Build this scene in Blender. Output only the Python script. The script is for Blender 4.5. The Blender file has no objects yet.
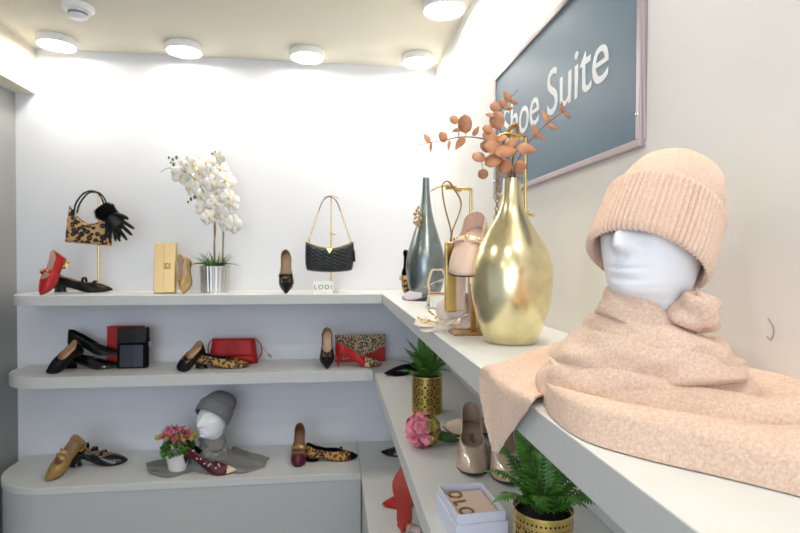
import bpy, math, random
import numpy as np
from mathutils import Vector, Matrix, Euler
random.seed(7)
sc = bpy.context.scene
COL = sc.collection
PI = math.pi

# ---------------------------------------------------------------- camera
cam_d = bpy.data.cameras.new('camera')
cam = bpy.data.objects.new('camera', cam_d)
COL.objects.link(cam)
_yaw, _pitch, _roll = 0.1268, 0.0179, 0.0044
_f = Vector((math.sin(_yaw)*math.cos(_pitch), math.cos(_yaw)*math.cos(_pitch), -math.sin(_pitch)))
_r0 = Vector((math.cos(_yaw), -math.sin(_yaw), 0)); _u0 = _r0.cross(_f)
_r = _r0*math.cos(_roll) + _u0*math.sin(_roll); _u = _u0*math.cos(_roll) - _r0*math.sin(_roll)
cam.matrix_world = Matrix(((_r.x, _u.x, -_f.x, 0), (_r.y, _u.y, -_f.y, 0), (_r.z, _u.z, -_f.z, 1.4), (0, 0, 0, 1)))
cam_d.sensor_width = 36.0
cam_d.lens = 525.95*36/800
cam_d.clip_start = 0.02
cam_d.dof.use_dof = True
cam_d.dof.focus_distance = 0.85
cam_d.dof.aperture_fstop = 11.0
sc.camera = cam
sc.view_settings.view_transform = 'Standard'
sc.view_settings.look = 'None'
sc.view_settings.gamma = 1.0
sc.view_settings.use_curve_mapping = False
sc.view_settings.exposure = 0.55

# ---------------------------------------------------------------- world and daylight
LAMP = 39.0          # emission of the ceiling lamps
w = bpy.data.worlds.new('world'); sc.world = w; w.use_nodes = True
w.node_tree.nodes['Background'].inputs[0].default_value = (0.80, 0.88, 1.0, 1)
w.node_tree.nodes['Background'].inputs[1].default_value = 0.37
def area(name, loc, target, sx, sy, power, col):
    d = bpy.data.lights.new(name, 'AREA'); d.shape = 'RECTANGLE'; d.size = sx; d.size_y = sy
    d.energy = power; d.color = col
    o = bpy.data.objects.new(name, d); COL.objects.link(o)
    o.location = loc
    o.rotation_euler = (Vector(target)-Vector(loc)).to_track_quat('-Z', 'Y').to_euler()
    return o
area('shop_front_daylight', (-0.9, -2.6, 1.5), (-0.6, 2.4, 1.0), 2.6, 2.0, 38, (0.71, 0.835, 1.0))

# ---------------------------------------------------------------- materials
def mat(name, col, rough=0.5, metal=0.0, spec=0.5, coat=0.0, sheen=0.0, bump=0.0, bscale=300.0, var=0.0, vscale=8.0, emit=None, estr=0.0, trans=0.0):
    m = bpy.data.materials.new(name); m.use_nodes = True
    nt = m.node_tree; b = nt.nodes['Principled BSDF']
    b.inputs['Base Color'].default_value = (*col, 1)
    b.inputs['Roughness'].default_value = rough
    b.inputs['Metallic'].default_value = metal
    b.inputs['Specular IOR Level'].default_value = spec
    b.inputs['Coat Weight'].default_value = coat
    b.inputs['Coat Roughness'].default_value = 0.06
    b.inputs['Sheen Weight'].default_value = sheen
    b.inputs['Subsurface Weight'].default_value = 0
    if emit:
        b.inputs['Emission Color'].default_value = (*emit, 1); b.inputs['Emission Strength'].default_value = estr
    if bump or var:
        tc = nt.nodes.new('ShaderNodeTexCoord')
    if bump:
        n = nt.nodes.new('ShaderNodeTexNoise'); n.inputs['Scale'].default_value = bscale; n.inputs['Detail'].default_value = 3
        nt.links.new(tc.outputs['Object'], n.inputs['Vector'])
        bp = nt.nodes.new('ShaderNodeBump'); bp.inputs['Strength'].default_value = bump; bp.inputs['Distance'].default_value = 0.002
        nt.links.new(n.outputs['Fac'], bp.inputs['Height']); nt.links.new(bp.outputs['Normal'], b.inputs['Normal'])
    if var:
        n = nt.nodes.new('ShaderNodeTexNoise'); n.inputs['Scale'].default_value = vscale; n.inputs['Detail'].default_value = 4
        nt.links.new(tc.outputs['Object'], n.inputs['Vector'])
        r = nt.nodes.new('ShaderNodeValToRGB')
        r.color_ramp.elements[0].position = 0.3; r.color_ramp.elements[1].position = 0.7
        r.color_ramp.elements[0].color = (*[max(0, c*(1-var)) for c in col], 1)
        r.color_ramp.elements[1].color = (*[min(1, c*(1+var)) for c in col], 1)
        nt.links.new(n.outputs['Fac'], r.inputs['Fac']); nt.links.new(r.outputs['Color'], b.inputs['Base Color'])
    return m

def leopard(name, base, dark, scale, rough=0.5, mid=None):
    m = mat(name, base, rough)
    nt = m.node_tree; b = nt.nodes['Principled BSDF']
    tc = nt.nodes.new('ShaderNodeTexCoord')
    no = nt.nodes.new('ShaderNodeTexNoise'); no.inputs['Scale'].default_value = scale*1.3
    nt.links.new(tc.outputs['Object'], no.inputs['Vector'])
    mx = nt.nodes.new('ShaderNodeMixRGB'); mx.blend_type = 'LINEAR_LIGHT'; mx.inputs['Fac'].default_value = 0.35/scale
    nt.links.new(tc.outputs['Object'], mx.inputs['Color1']); nt.links.new(no.outputs['Color'], mx.inputs['Color2'])
    v = nt.nodes.new('ShaderNodeTexVoronoi'); v.inputs['Scale'].default_value = scale
    nt.links.new(mx.outputs['Color'], v.inputs['Vector'])
    r = nt.nodes.new('ShaderNodeValToRGB'); r.color_ramp.interpolation = 'LINEAR'
    e = r.color_ramp.elements
    e[0].position = 0.0; e[0].color = (*(mid or [c*0.6 for c in base]), 1)
    e[1].position = 1.0; e[1].color = (*base, 1)
    for p, c in ((0.10, mid or [x*0.6 for x in base]), (0.17, dark), (0.50, dark), (0.57, base)):
        k = e.new(p); k.color = (*c, 1)
    nt.links.new(v.outputs['Distance'], r.inputs['Fac']); nt.links.new(r.outputs['Color'], b.inputs['Base Color'])
    return m

def knit(name, col, light, dark, rib=None, ribdir=(1, 0, 0)):
    """heathered wool: flecked colour, soft sheen, fine bump"""
    m = mat(name, col, 0.95, spec=0.15, sheen=0.35)
    nt = m.node_tree; b = nt.nodes['Principled BSDF']
    b.inputs['Sheen Roughness'].default_value = 0.6
    b.inputs['Sheen Tint'].default_value = (*light, 1)
    tc = nt.nodes.new('ShaderNodeTexCoord')
    n = nt.nodes.new('ShaderNodeTexNoise'); n.inputs['Scale'].default_value = 850; n.inputs['Detail'].default_value = 3; n.inputs['Roughness'].default_value = 0.65
    n2 = nt.nodes.new('ShaderNodeTexNoise'); n2.inputs['Scale'].default_value = 330; n2.inputs['Detail'].default_value = 3
    add = nt.nodes.new('ShaderNodeMath'); add.operation = 'ADD'
    hf = nt.nodes.new('ShaderNodeMath'); hf.operation = 'MULTIPLY'; hf.inputs[1].default_value = 0.5
    for x in (n, n2): nt.links.new(tc.outputs['Object'], x.inputs['Vector'])
    nt.links.new(n.outputs['Fac'], add.inputs[0]); nt.links.new(n2.outputs['Fac'], add.inputs[1]); nt.links.new(add.outputs[0], hf.inputs[0])
    r = nt.nodes.new('ShaderNodeValToRGB'); e = r.color_ramp.elements
    e[0].position = 0.36; e[0].color = (*dark, 1); e[1].position = 0.64; e[1].color = (*light, 1)
    k = e.new(0.5); k.color = (*col, 1)
    nt.links.new(hf.outputs[0], r.inputs['Fac']); nt.links.new(r.outputs['Color'], b.inputs['Base Color'])
    bp = nt.nodes.new('ShaderNodeBump'); bp.inputs['Strength'].default_value = 0.5; bp.inputs['Distance'].default_value = 0.0012
    if rib:
        uvn = nt.nodes.new('ShaderNodeUVMap')
        wv = nt.nodes.new('ShaderNodeTexWave'); wv.wave_type = 'BANDS'; wv.bands_direction = 'X'; wv.inputs['Scale'].default_value = rib
        wv.inputs['Distortion'].default_value = 0.6; wv.inputs['Detail'].default_value = 1; wv.inputs['Detail Scale'].default_value = 2
        nt.links.new(uvn.outputs['UV'], wv.inputs['Vector'])
        a2 = nt.nodes.new('ShaderNodeMath'); a2.operation = 'ADD'
        nt.links.new(wv.outputs['Fac'], a2.inputs[0]); nt.links.new(hf.outputs[0], a2.inputs[1])
        nt.links.new(a2.outputs[0], bp.inputs['Height'])
    else:
        nt.links.new(n.outputs['Fac'], bp.inputs['Height'])
    nt.links.new(bp.outputs['Normal'], b.inputs['Normal'])
    return m

def pierced(name, col, cols, rows, style):
    """gold sheet metal with a real cut-out pattern (holes are see-through), laid out over the UV of the pot wall"""
    m = mat(name, col, 0.32, 1.0, var=0.12, vscale=60)
    nt = m.node_tree; b = nt.nodes['Principled BSDF']; out = nt.nodes['Material Output']
    N = lambda t: nt.nodes.new(t); L = nt.links.new
    def mth(op, a, c=None):
        x = N('ShaderNodeMath'); x.operation = op
        for i, s in enumerate((a, c)):
            if s is None: continue
            if isinstance(s, (int, float)): x.inputs[i].default_value = s
            else: L(s, x.inputs[i])
        return x.outputs[0]
    uv = N('ShaderNodeUVMap'); sp = N('ShaderNodeSeparateXYZ'); L(uv.outputs['UV'], sp.inputs[0])
    fu = mth('SUBTRACT', mth('FRACT', mth('MULTIPLY', sp.outputs[0], cols)), 0.5)
    fv = mth('SUBTRACT', mth('FRACT', mth('MULTIPLY', sp.outputs[1], rows)), 0.5)
    d = mth('SQRT', mth('ADD', mth('MULTIPLY', fu, fu), mth('MULTIPLY', fv, fv)))
    ang = mth('ARCTAN2', fv, fu)
    if style == 'ring':
        ring = mth('MULTIPLY', mth('GREATER_THAN', d, 0.24), mth('LESS_THAN', d, 0.36))
        spk = mth('GREATER_THAN', mth('ABSOLUTE', mth('SINE', mth('MULTIPLY', ang, 2.0))), 0.35)
        h = mth('MULTIPLY', ring, spk)
        dot = mth('LESS_THAN', d, 0.09)
        h = mth('MAXIMUM', h, dot)
        ax = mth('SUBTRACT', 0.5, mth('ABSOLUTE', fu)); ay = mth('SUBTRACT', 0.5, mth('ABSOLUTE', fv))
        d2 = mth('SQRT', mth('ADD', mth('MULTIPLY', ax, ax), mth('MULTIPLY', ay, ay)))
        h = mth('MAXIMUM', h, mth('LESS_THAN', d2, 0.12))
    else:
        ring = mth('MULTIPLY', mth('GREATER_THAN', d, 0.30), mth('LESS_THAN', d, 0.44))
        spk = mth('GREATER_THAN', mth('ABSOLUTE', mth('SINE', mth('MULTIPLY', ang, 4.0))), 0.45)
        h = mth('MULTIPLY', ring, spk)
        pet = mth('LESS_THAN', d, mth('ADD', 0.11, mth('MULTIPLY', mth('ABSOLUTE', mth('COSINE', mth('MULTIPLY', ang, 3.0))), 0.12)))
        pet = mth('MULTIPLY', pet, mth('GREATER_THAN', d, 0.06))
        h = mth('MAXIMUM', h, pet)
        band = mth('LESS_THAN', sp.outputs[1], 0.84)
        h = mth('MULTIPLY', h, band)
        f2 = mth('SUBTRACT', mth('FRACT', mth('MULTIPLY', sp.outputs[0], cols*3)), 0.5)
        g2 = mth('MULTIPLY', mth('SUBTRACT', sp.outputs[1], 0.91), 14)
        d3 = mth('SQRT', mth('ADD', mth('MULTIPLY', f2, f2), mth('MULTIPLY', g2, g2)))
        h = mth('MAXIMUM', h, mth('LESS_THAN', d3, 0.24))
    tr = N('ShaderNodeBsdfTransparent'); mix = N('ShaderNodeMixShader')
    L(h, mix.inputs[0]); L(b.outputs[0], mix.inputs[1]); L(tr.outputs[0], mix.inputs[2]); L(mix.outputs[0], out.inputs[0])
    return m

M = {}
M['wall_back'] = mat('back wall paint', (0.76, 0.768, 0.808), 0.75, bump=0.04, bscale=60)
M['wall_right'] = mat('right wall paint', (0.84, 0.825, 0.80), 0.7, bump=0.10, bscale=25, var=0.02, vscale=3)
M['wall_left'] = mat('grey door side', (0.30, 0.305, 0.30), 0.6)
M['ceiling'] = mat('ceiling paint', (0.70, 0.655, 0.55), 0.85)
M['floor'] = mat('floor', (0.42, 0.40, 0.38), 0.5, var=0.1, vscale=4)
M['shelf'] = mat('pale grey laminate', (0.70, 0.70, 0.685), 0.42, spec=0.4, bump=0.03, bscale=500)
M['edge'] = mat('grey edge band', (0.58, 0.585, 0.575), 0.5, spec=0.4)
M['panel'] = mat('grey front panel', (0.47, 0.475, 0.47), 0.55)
M['lamp_white'] = mat('lamp housing', (0.85, 0.85, 0.84), 0.4)
M['lamp_on'] = mat('lit diffuser', (1, 1, 1), 0.5, emit=(1.0, 0.952, 0.845), estr=LAMP)
M['white_plastic'] = mat('white plastic', (0.82, 0.82, 0.82), 0.4)
M['grey_plastic'] = mat('grey plastic', (0.25, 0.26, 0.30), 0.4)
M['gold'] = mat('polished gold', (0.83, 0.60, 0.24), 0.22, 1.0)
M['bronze'] = mat('dark brass', (0.52, 0.33, 0.14), 0.28, 1.0)
M['gold_leaf'] = mat('pale gold leaf', (0.86, 0.76, 0.47), 0.24, 1.0, var=0.12, vscale=30, bump=0.05, bscale=60)
M['silver_leaf'] = mat('dark silver leaf', (0.25, 0.29, 0.295), 0.27, 1.0, var=0.15, vscale=25, bump=0.05, bscale=60)
M['gold_leather'] = mat('metallic gold leather', (0.60, 0.41, 0.185), 0.35, 0.95, bump=0.15, bscale=400)
M['black_leather'] = mat('black leather', (0.004, 0.004, 0.0045), 0.34, spec=0.28, bump=0.08, bscale=500)
M['black_patent'] = mat('black patent', (0.003, 0.003, 0.004), 0.12, spec=0.2, coat=0.8)
M['black_suede'] = mat('black suede', (0.005, 0.005, 0.006), 0.9, spec=0.08)
M['quilt'] = mat('charcoal quilted leather', (0.016, 0.018, 0.023), 0.40, spec=0.35, bump=0.1, bscale=500)
M['red'] = mat('red leather', (0.40, 0.010, 0.008), 0.32, spec=0.35)
M['red_bag'] = mat('red bag leather', (0.42, 0.012, 0.012), 0.45, spec=0.3, bump=0.1, bscale=500)
M['brick_red'] = mat('brick red sole', (0.42, 0.035, 0.022), 0.5)
M['burgundy'] = mat('burgundy leather', (0.085, 0.006, 0.014), 0.35, spec=0.35)
M['nude'] = mat('nude patent', (0.56, 0.43, 0.32), 0.16, coat=1.0)
M['blush'] = mat('blush leather', (0.74, 0.53, 0.41), 0.38)
M['blush_soft'] = mat('blush pink leather', (0.78, 0.58, 0.47), 0.5, bump=0.25, bscale=350)
M['lilac'] = mat('pale lilac leather', (0.74, 0.66, 0.72), 0.35)
M['white_leather'] = mat('white leather', (0.80, 0.79, 0.76), 0.35)
M['cream'] = mat('cream lining', (0.80, 0.62, 0.46), 0.55)
M['tan'] = mat('tan lining', (0.62, 0.40, 0.23), 0.5)
M['taupe'] = mat('taupe lining', (0.40, 0.28, 0.21), 0.55)
M['cream_cloth'] = mat('cream organza', (0.76, 0.66, 0.56), 0.7, sheen=0.3)
M['tan_insole'] = mat('tan insole', (0.66, 0.43, 0.26), 0.45)
M['sole'] = mat('dark sole', (0.03, 0.025, 0.02), 0.6)
M['mustard'] = mat('antique gold leather', (0.42, 0.25, 0.08), 0.33, 0.45)
M['brown'] = mat('brown leather', (0.22, 0.10, 0.045), 0.4)
M['leo_bag'] = leopard('leopard print bag', (0.60, 0.35, 0.13), (0.006, 0.005, 0.004), 45, 0.6)
M['leo_fine'] = leopard('fine leopard print', (0.56, 0.40, 0.23), (0.025, 0.017, 0.012), 115, 0.55)
M['leo_shoe'] = leopard('leopard shoe print', (0.55, 0.27, 0.05), (0.006, 0.004, 0.003), 78, 0.5)
M['fur'] = mat('black fur', (0.005, 0.005, 0.005), 0.95, spec=0.1)
M['chrome'] = mat('chrome', (0.75, 0.76, 0.78), 0.15, 1.0)
M['hammered'] = mat('hammered silver', (0.62, 0.61, 0.59), 0.25, 1.0, var=0.1)
M['orchid'] = mat('white orchid petal', (0.88, 0.86, 0.80), 0.6)
M['orchid_c'] = mat('orchid centre', (0.85, 0.60, 0.26), 0.6)
M['bud'] = mat('orchid bud', (0.10, 0.15, 0.05), 0.5)
M['stem'] = mat('orchid stem', (0.26, 0.20, 0.07), 0.6)
M['leaf'] = mat('dark leaf', (0.030, 0.085, 0.020), 0.4, var=0.3, vscale=30)
M['fern'] = mat('fern green', (0.095, 0.245, 0.034), 0.45, var=0.35, vscale=40)
M['grass'] = mat('grass', (0.06, 0.16, 0.03), 0.5)
M['soil'] = mat('dark soil', (0.018, 0.016, 0.014), 0.9, bump=1.0, bscale=150)
M['pink'] = mat('pink petal', (0.70, 0.20, 0.26), 0.6, var=0.28, vscale=45)
M['pink2'] = mat('light pink petal', (0.78, 0.30, 0.33), 0.6, var=0.25, vscale=50)
M['olive'] = mat('yellow green petal', (0.34, 0.27, 0.05), 0.6, var=0.4, vscale=35)
M['euca'] = mat('copper leaf', (0.47, 0.205, 0.10), 0.5, var=0.30, vscale=28)
M['twig'] = mat('brown twig', (0.22, 0.10, 0.05), 0.6)
M['styro'] = mat('white foam', (0.84, 0.85, 0.88), 0.75, bump=0.12, bscale=220)
M['sign'] = mat('slate blue sign', (0.090, 0.165, 0.24), 0.40, var=0.10, vscale=3)
M['frame'] = mat('mauve metal frame', (0.46, 0.38, 0.40), 0.35, 0.6)
M['letter'] = mat('white lettering', (0.85, 0.85, 0.85), 0.5)
M['ink'] = mat('black ink', (0.02, 0.02, 0.02), 0.6)
M['card'] = mat('white card', (0.84, 0.83, 0.81), 0.55)
M['box'] = mat('lilac white box', (0.70, 0.71, 0.82), 0.55)
M['knit'] = knit('peach heather knit', (0.74, 0.535, 0.42), (0.84, 0.675, 0.56), (0.63, 0.42, 0.315))
M['knit_rib'] = knit('peach heather ribbed', (0.74, 0.535, 0.42), (0.84, 0.675, 0.56), (0.63, 0.42, 0.315), rib=0.16)
M['knit_rib2'] = M['knit']
M['knit_hat'] = knit('peach hat knit', (0.76, 0.55, 0.43), (0.83, 0.64, 0.53), (0.68, 0.465, 0.35))
M['greyknit'] = knit('grey knit', (0.17, 0.17, 0.18), (0.27, 0.27, 0.28), (0.09, 0.09, 0.10))
M['greyscarf'] = knit('grey scarf', (0.22, 0.215, 0.21), (0.34, 0.33, 0.32), (0.11, 0.11, 0.11))
M['pot_ring'] = pierced('gold pot ring pattern', (0.56, 0.41, 0.11), 10, 4, 'ring')
M['pot_lace'] = pierced('gold pot lace pattern', (0.66, 0.47, 0.15), 14, 4, 'lace')
M['liner'] = mat('dark liner', (0.03, 0.025, 0.015), 0.8)
M['patent_blue_reflection'] = mat('black patent with painted blue reflection', (0.018, 0.022, 0.04), 0.10, coat=1.0)  # black patent; the blue light it reflects is painted into the base colour
M['goldsole'] = mat('gold sole', (0.70, 0.55, 0.30), 0.35, 0.7)
M['floral'] = mat('floral metallic', (0.45, 0.38, 0.40), 0.4, 0.3, var=0.6, vscale=30)

# ---------------------------------------------------------------- mesh helpers
class MB:
    def __init__(s): s.v = []; s.f = []; s.m = []; s.uv = {}
    def add(s, vs, fs, mi=0):
        o = len(s.v); s.v += [tuple(p) for p in vs]
        for f in fs: s.f.append(tuple(i+o for i in f)); s.m.append(mi)
        return o
    def box(s, c, d, R=None, mi=0):
        c = Vector(c); vs = []
        for x in (-.5, .5):
            for y in (-.5, .5):
                for z in (-.5, .5):
                    p = Vector((x*d[0], y*d[1], z*d[2]))
                    vs.append(c + (R @ p if R else p))
        s.add(vs, [(0, 1, 3, 2), (4, 6, 7, 5), (0, 4, 5, 1), (2, 3, 7, 6), (0, 2, 6, 4), (1, 5, 7, 3)], mi)
    def tube(s, pts, r, n=10, mi=0, cap=True, flat=1.0, closed=False, up=None):
        P = [Vector(p) for p in pts]; k = len(P)
        rs = r if isinstance(r, (list, tuple)) else [r]*k
        nrm = None; vs = []
        for i in range(k):
            a = P[(i-1) % k] if (closed or i > 0) else P[i]
            b = P[(i+1) % k] if (closed or i < k-1) else P[i]
            t = (b-a).normalized()
            if nrm is None:
                ref = Vector(up) if up else (Vector((0, 0, 1)) if abs(t.z) < .9 else Vector((1, 0, 0)))
                nrm = (ref - t*ref.dot(t)).normalized()
            else:
                nrm = (nrm - t*nrm.dot(t))
                nrm = nrm.normalized() if nrm.length > 1e-6 else Vector((1, 0, 0))
            bn = t.cross(nrm)
            for j in range(n):
                q = 2*PI*j/n
                vs.append(P[i] + nrm*math.cos(q)*rs[i]*flat + bn*math.sin(q)*rs[i])
        fs = []
        for i in range(k if closed else k-1):
            for j in range(n):
                a = i*n+j; b = i*n+(j+1) % n; c = ((i+1) % k)*n+(j+1) % n; d = ((i+1) % k)*n+j
                fs.append((a, b, c, d))
        if cap and not closed:
            fs.append(tuple(reversed(range(n)))); fs.append(tuple(range((k-1)*n, k*n)))
        s.add(vs, fs, mi)
    def lathe(s, prof, n=48, c=(0, 0, 0), mi=0, cap0=False, cap1=False, uvs=False):
        c = Vector(c); vs = []
        for (r, z) in prof:
            for j in range(n):
                q = 2*PI*j/n; vs.append(c + Vector((r*math.cos(q), r*math.sin(q), z)))
        fs = []; k = len(prof); f0 = len(s.f)
        for i in range(k-1):
            for j in range(n):
                fs.append((i*n+j, i*n+(j+1) % n, (i+1)*n+(j+1) % n, (i+1)*n+j))
                if uvs:
                    z0, z1 = prof[0][1], prof[-1][1]
                    va, vb = (prof[i][1]-z0)/(z1-z0), (prof[i+1][1]-z0)/(z1-z0)
                    s.uv[f0+i*n+j] = [(j/n, va), ((j+1)/n, va), ((j+1)/n, vb), (j/n, vb)]
        if cap0: fs.append(tuple(reversed(range(n))))
        if cap1: fs.append(tuple(range((k-1)*n, k*n)))
        s.add(vs, fs, mi)
    def grid(s, fn, nu, nv, mi=0, closeu=False, uvs=False, us=1.0, vsc=1.0):
        vs = [fn(i/(nu if closeu else nu-1), j/(nv-1)) for i in range(nu) for j in range(nv)]
        fs = []; f0 = len(s.f)
        for i in range(nu if closeu else nu-1):
            for j in range(nv-1):
                a = i*nv+j; b = ((i+1) % nu)*nv+j
                if uvs:
                    d = nu if closeu else nu-1
                    s.uv[f0+len(fs)] = [(i/d*us, j/(nv-1)*vsc), ((i+1)/d*us, j/(nv-1)*vsc), ((i+1)/d*us, (j+1)/(nv-1)*vsc), (i/d*us, (j+1)/(nv-1)*vsc)]
                fs.append((a, b, b+1, a+1))
        s.add(vs, fs, mi)
    def ball(s, c, r, n=10, mi=0, sc=(1, 1, 1)):
        c = Vector(c)
        def fn(u, v):
            a = 2*PI*u; b = PI*(v-.5)*0.9999
            return c + Vector((r*sc[0]*math.cos(b)*math.cos(a), r*sc[1]*math.cos(b)*math.sin(a), r*sc[2]*math.sin(b)))
        s.grid(fn, n*2, n, mi, closeu=True)
    def leaf(s, base, d, nrm, L, W, curl=0.0, nu=6, tip=1.0, mi=0, round_=False, cup=0.15):
        base = Vector(base); d = Vector(d).normalized(); nrm = Vector(nrm)
        nrm = (nrm - d*nrm.dot(d)).normalized(); sd = d.cross(nrm)
        vs = []
        for i in range(nu+1):
            t = i/nu
            wd = (math.sqrt(max(0, 1-(2*t-1)**2)) if round_ else math.sin(PI*min(1, t**0.75*1.0))**0.8 if 0 < t < 1 else 0)*W/2
            ang = curl*t
            p = base + d*(L*t*math.cos(ang*0.5)) - nrm*(L*t*math.sin(ang*0.5))
            wd = max(wd, 0.0002)
            for k in (-1, 0, 1):
                vs.append(p + sd*wd*k + nrm*(abs(k)*wd*cup))
        fs = []
        for i in range(nu):
            for k in range(2): fs.append((i*3+k, i*3+k+1, (i+1)*3+k+1, (i+1)*3+k))
        s.add(vs, fs, mi)
    def pillow(s, fn, th, nu=22, nv=18, p=4.0, mi=0, q=0.5, yc=0.0, disp=None):
        """fn(u,v)->(x,z) outline map; thickness th along y, closed front and back"""
        for sg in (-1, 1):
            def g(u, v, sg=sg):
                x, z = fn(u, v)
                pr = max(0, (1-abs(2*u-1)**p))**q*max(0, (1-abs(2*v-1)**p))**q
                y = sg*th/2*pr
                if disp and sg < 0: y -= disp(u, v)*pr
                return Vector((x, yc+y, z))
            o = len(s.f); s.grid(g, nu, nv, mi)
            if sg > 0:
                for i in range(o, len(s.f)): s.f[i] = tuple(reversed(s.f[i]))
    def prism(s, poly, z0, z1, mi=0, mi_side=None):
        n = len(poly)
        vs = [(x, y, z0) for x, y in poly]+[(x, y, z1) for x, y in poly]
        s.add(vs, [tuple(reversed(range(n))), tuple(range(n, 2*n))], mi)
        s.add(vs, [(i, (i+1) % n, n+(i+1) % n, n+i) for i in range(n)], mi if mi_side is None else mi_side)
    def build(s, name, mats, parent=None, smooth=True, angle=40, bevel=0, solid=0, solid_off=0, sub=0, offset=-1):
        me = bpy.data.meshes.new(name)
        me.from_pydata([tuple(p) for p in s.v], [], s.f)
        for m in (mats if isinstance(mats, (list, tuple)) else [mats]): me.materials.append(m)
        if len(me.polygons) == len(s.m): me.polygons.foreach_set('material_index', s.m)
        if s.uv:
            ul = me.uv_layers.new(name='UVMap')
            for fi, us in s.uv.items():
                for li, t in zip(me.polygons[fi].loop_indices, us): ul.data[li].uv = t
        import bmesh
        bm = bmesh.new(); bm.from_mesh(me)
        bmesh.ops.remove_doubles(bm, verts=bm.verts, dist=1e-5)
        if not getattr(s, 'keep_normals', False): bmesh.ops.recalc_face_normals(bm, faces=bm.faces)
        bm.to_mesh(me); bm.free()
        if smooth:
            me.polygons.foreach_set('use_smooth', [True]*len(me.polygons))
            me.set_sharp_from_angle(angle=math.radians(angle))
        o = bpy.data.objects.new(name, me); COL.objects.link(o)
        if parent: o.parent = parent
        if bevel:
            b = o.modifiers.new('bevel', 'BEVEL'); b.width = bevel; b.segments = 2; b.limit_method = 'ANGLE'; b.angle_limit = math.radians(40)
        if solid:
            b = o.modifiers.new('solid', 'SOLIDIFY'); b.thickness = solid; b.offset = offset; b.material_offset = solid_off
        if sub:
            b = o.modifiers.new('sub', 'SUBSURF'); b.levels = sub; b.render_levels = sub
        return o

def thing(name, label, cat, loc=(0, 0, 0), rot=(0, 0, 0), group=None):
    o = bpy.data.objects.new(name, None); COL.objects.link(o); o.empty_display_size = 0.05
    o.location = loc; o.rotation_euler = rot; o['label'] = label; o['category'] = cat
    if group: o['group'] = group
    return o
def tag(o, label, cat, group=None, kind=None):
    o['label'] = label; o['category'] = cat
    if group: o['group'] = group
    if kind: o['kind'] = kind
    return o
def structure(o): o['kind'] = 'structure'; return o
def kids(o): return [c for c in bpy.data.objects if c.parent == o]
def allv(o, Mx):
    out = []
    Mx = Mx @ Matrix.LocRotScale(o.location, o.rotation_euler, o.scale) if o.parent else Mx
    if o.type == 'MESH': out += [Mx @ v.co for v in o.data.vertices]
    for c in kids(o): out += allv(c, Mx)
    return out
def rest(root, x, y, z, rot=(0, 0, 0), anchor=(0, 0, 0)):
    """turn the thing, put its anchor point above (x, y) and lower it until it stands on height z"""
    root.rotation_euler = rot
    R = Euler(rot).to_matrix().to_4x4()
    vs = allv(root, R)
    mz = min(v.z for v in vs)
    a = R @ Vector(anchor)
    root.location = (x-a.x, y-a.y, z-mz)
    return root
def bez(pts, n=24):
    """Catmull-Rom through points"""
    P = [Vector(p) for p in pts]; P = [P[0]*2-P[1]]+P+[P[-1]*2-P[-2]]
    out = []; segs = len(P)-3
    for i in range(n+1):
        t = i/n*segs; k = min(int(t), segs-1); t -= k
        a, b, c, d = P[k:k+4]
        out.append(0.5*((2*b)+(c-a)*t+(2*a-5*b+4*c-d)*t*t+(3*b-a-3*c+d)*t**3))
    return out
def sstep(x): x = max(0, min(1, x)); return x*x*(3-2*x)

# ---------------------------------------------------------------- dimensions of the place
S1, S2, S3 = 1.2265, 0.8691, 0.4264      # heights of top shelf, middle shelf, low ledge
XR, YB, ZC = 0.539, 2.76, 2.3985         # right wall, back wall, ceiling
XL = -1.519
def slab(name, x0, x1, y0, y1, z0, z1, m, bevel=0):
    b = MB(); b.box(((x0+x1)/2, (y0+y1)/2, (z0+z1)/2), (x1-x0, y1-y0, z1-z0))
    return b.build(name, m, smooth=False, bevel=bevel)
structure(slab('floor', -3.2, XR+.1, -2.2, YB+.1, -0.1, 0, M['floor']))
structure(slab('ceiling', -3.2, XR+.1, -2.2, YB+.1, ZC, ZC+.1, M['ceiling']))
structure(slab('wall_back', -3.2, XR+.1, YB, YB+.1, 0, ZC, M['wall_back']))
wr = structure(slab('wall_right', XR, XR+.1, -2.2, YB, 0, ZC, M['wall_right']))
structure(slab('wall_left', XL-.1, XL, 0.9, YB, 0, 2.181, M['wall_left']))
structure(slab('trim_1', XL-.1, -1.426, 0.9, YB, 2.181, ZC, M['ceiling']))
b = MB()
b.tube(bez([(0.5375, 0.5905, 1.3262), (0.5375, 0.5812, 1.3137), (0.5375, 0.5854, 1.2995), (0.5375, 0.5915, 1.3036)], 10), 0.0006, 6)
sm = b.build('scuff_mark', M['grey_plastic'], wr)

def rounded_left(x0, x1, y0, y1, r, n=14):
    """board outline, front edge at y0, left front corner rounded with radius r"""
    p = [(x1, y0), (x1, y1), (x0, y1)]
    for i in range(n+1):
        a = PI + (PI/2)*i/n
        p.append((x0+r+r*math.cos(a), y0+r+r*math.sin(a)))
    return p
def board(name, label, poly, z0, z1):
    b = MB(); b.prism(poly, z0, z1, 0, 1)
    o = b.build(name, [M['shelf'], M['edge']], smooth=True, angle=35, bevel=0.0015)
    return tag(o, label, 'shelf')
board('wall_shelf', 'long pale grey top shelf on the back wall carrying the handbags and orchid', rounded_left(-1.408, .2290, 2.4446, YB-.001, .12), S1-.0442, S1)
board('wall_shelf', 'pale grey top shelf along the right wall carrying vases and the peach scarf', [(.2302, -1.0), (XR-.001, -1.0), (XR-.001, YB-.001), (.2302, YB-.001)], S1-.0442, S1)
board('wall_shelf', 'long pale grey middle shelf on the back wall carrying red bags', rounded_left(-1.470, .1880, 2.4558, YB-.001, .20), S2-.0508, S2)
board('wall_shelf', 'pale grey middle shelf along the right wall carrying ferns and nude pumps', [(.1891, -1.0), (XR-.001, -1.0), (XR-.001, YB-.001), (.1891, YB-.001)], S2-.0508, S2)
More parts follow.
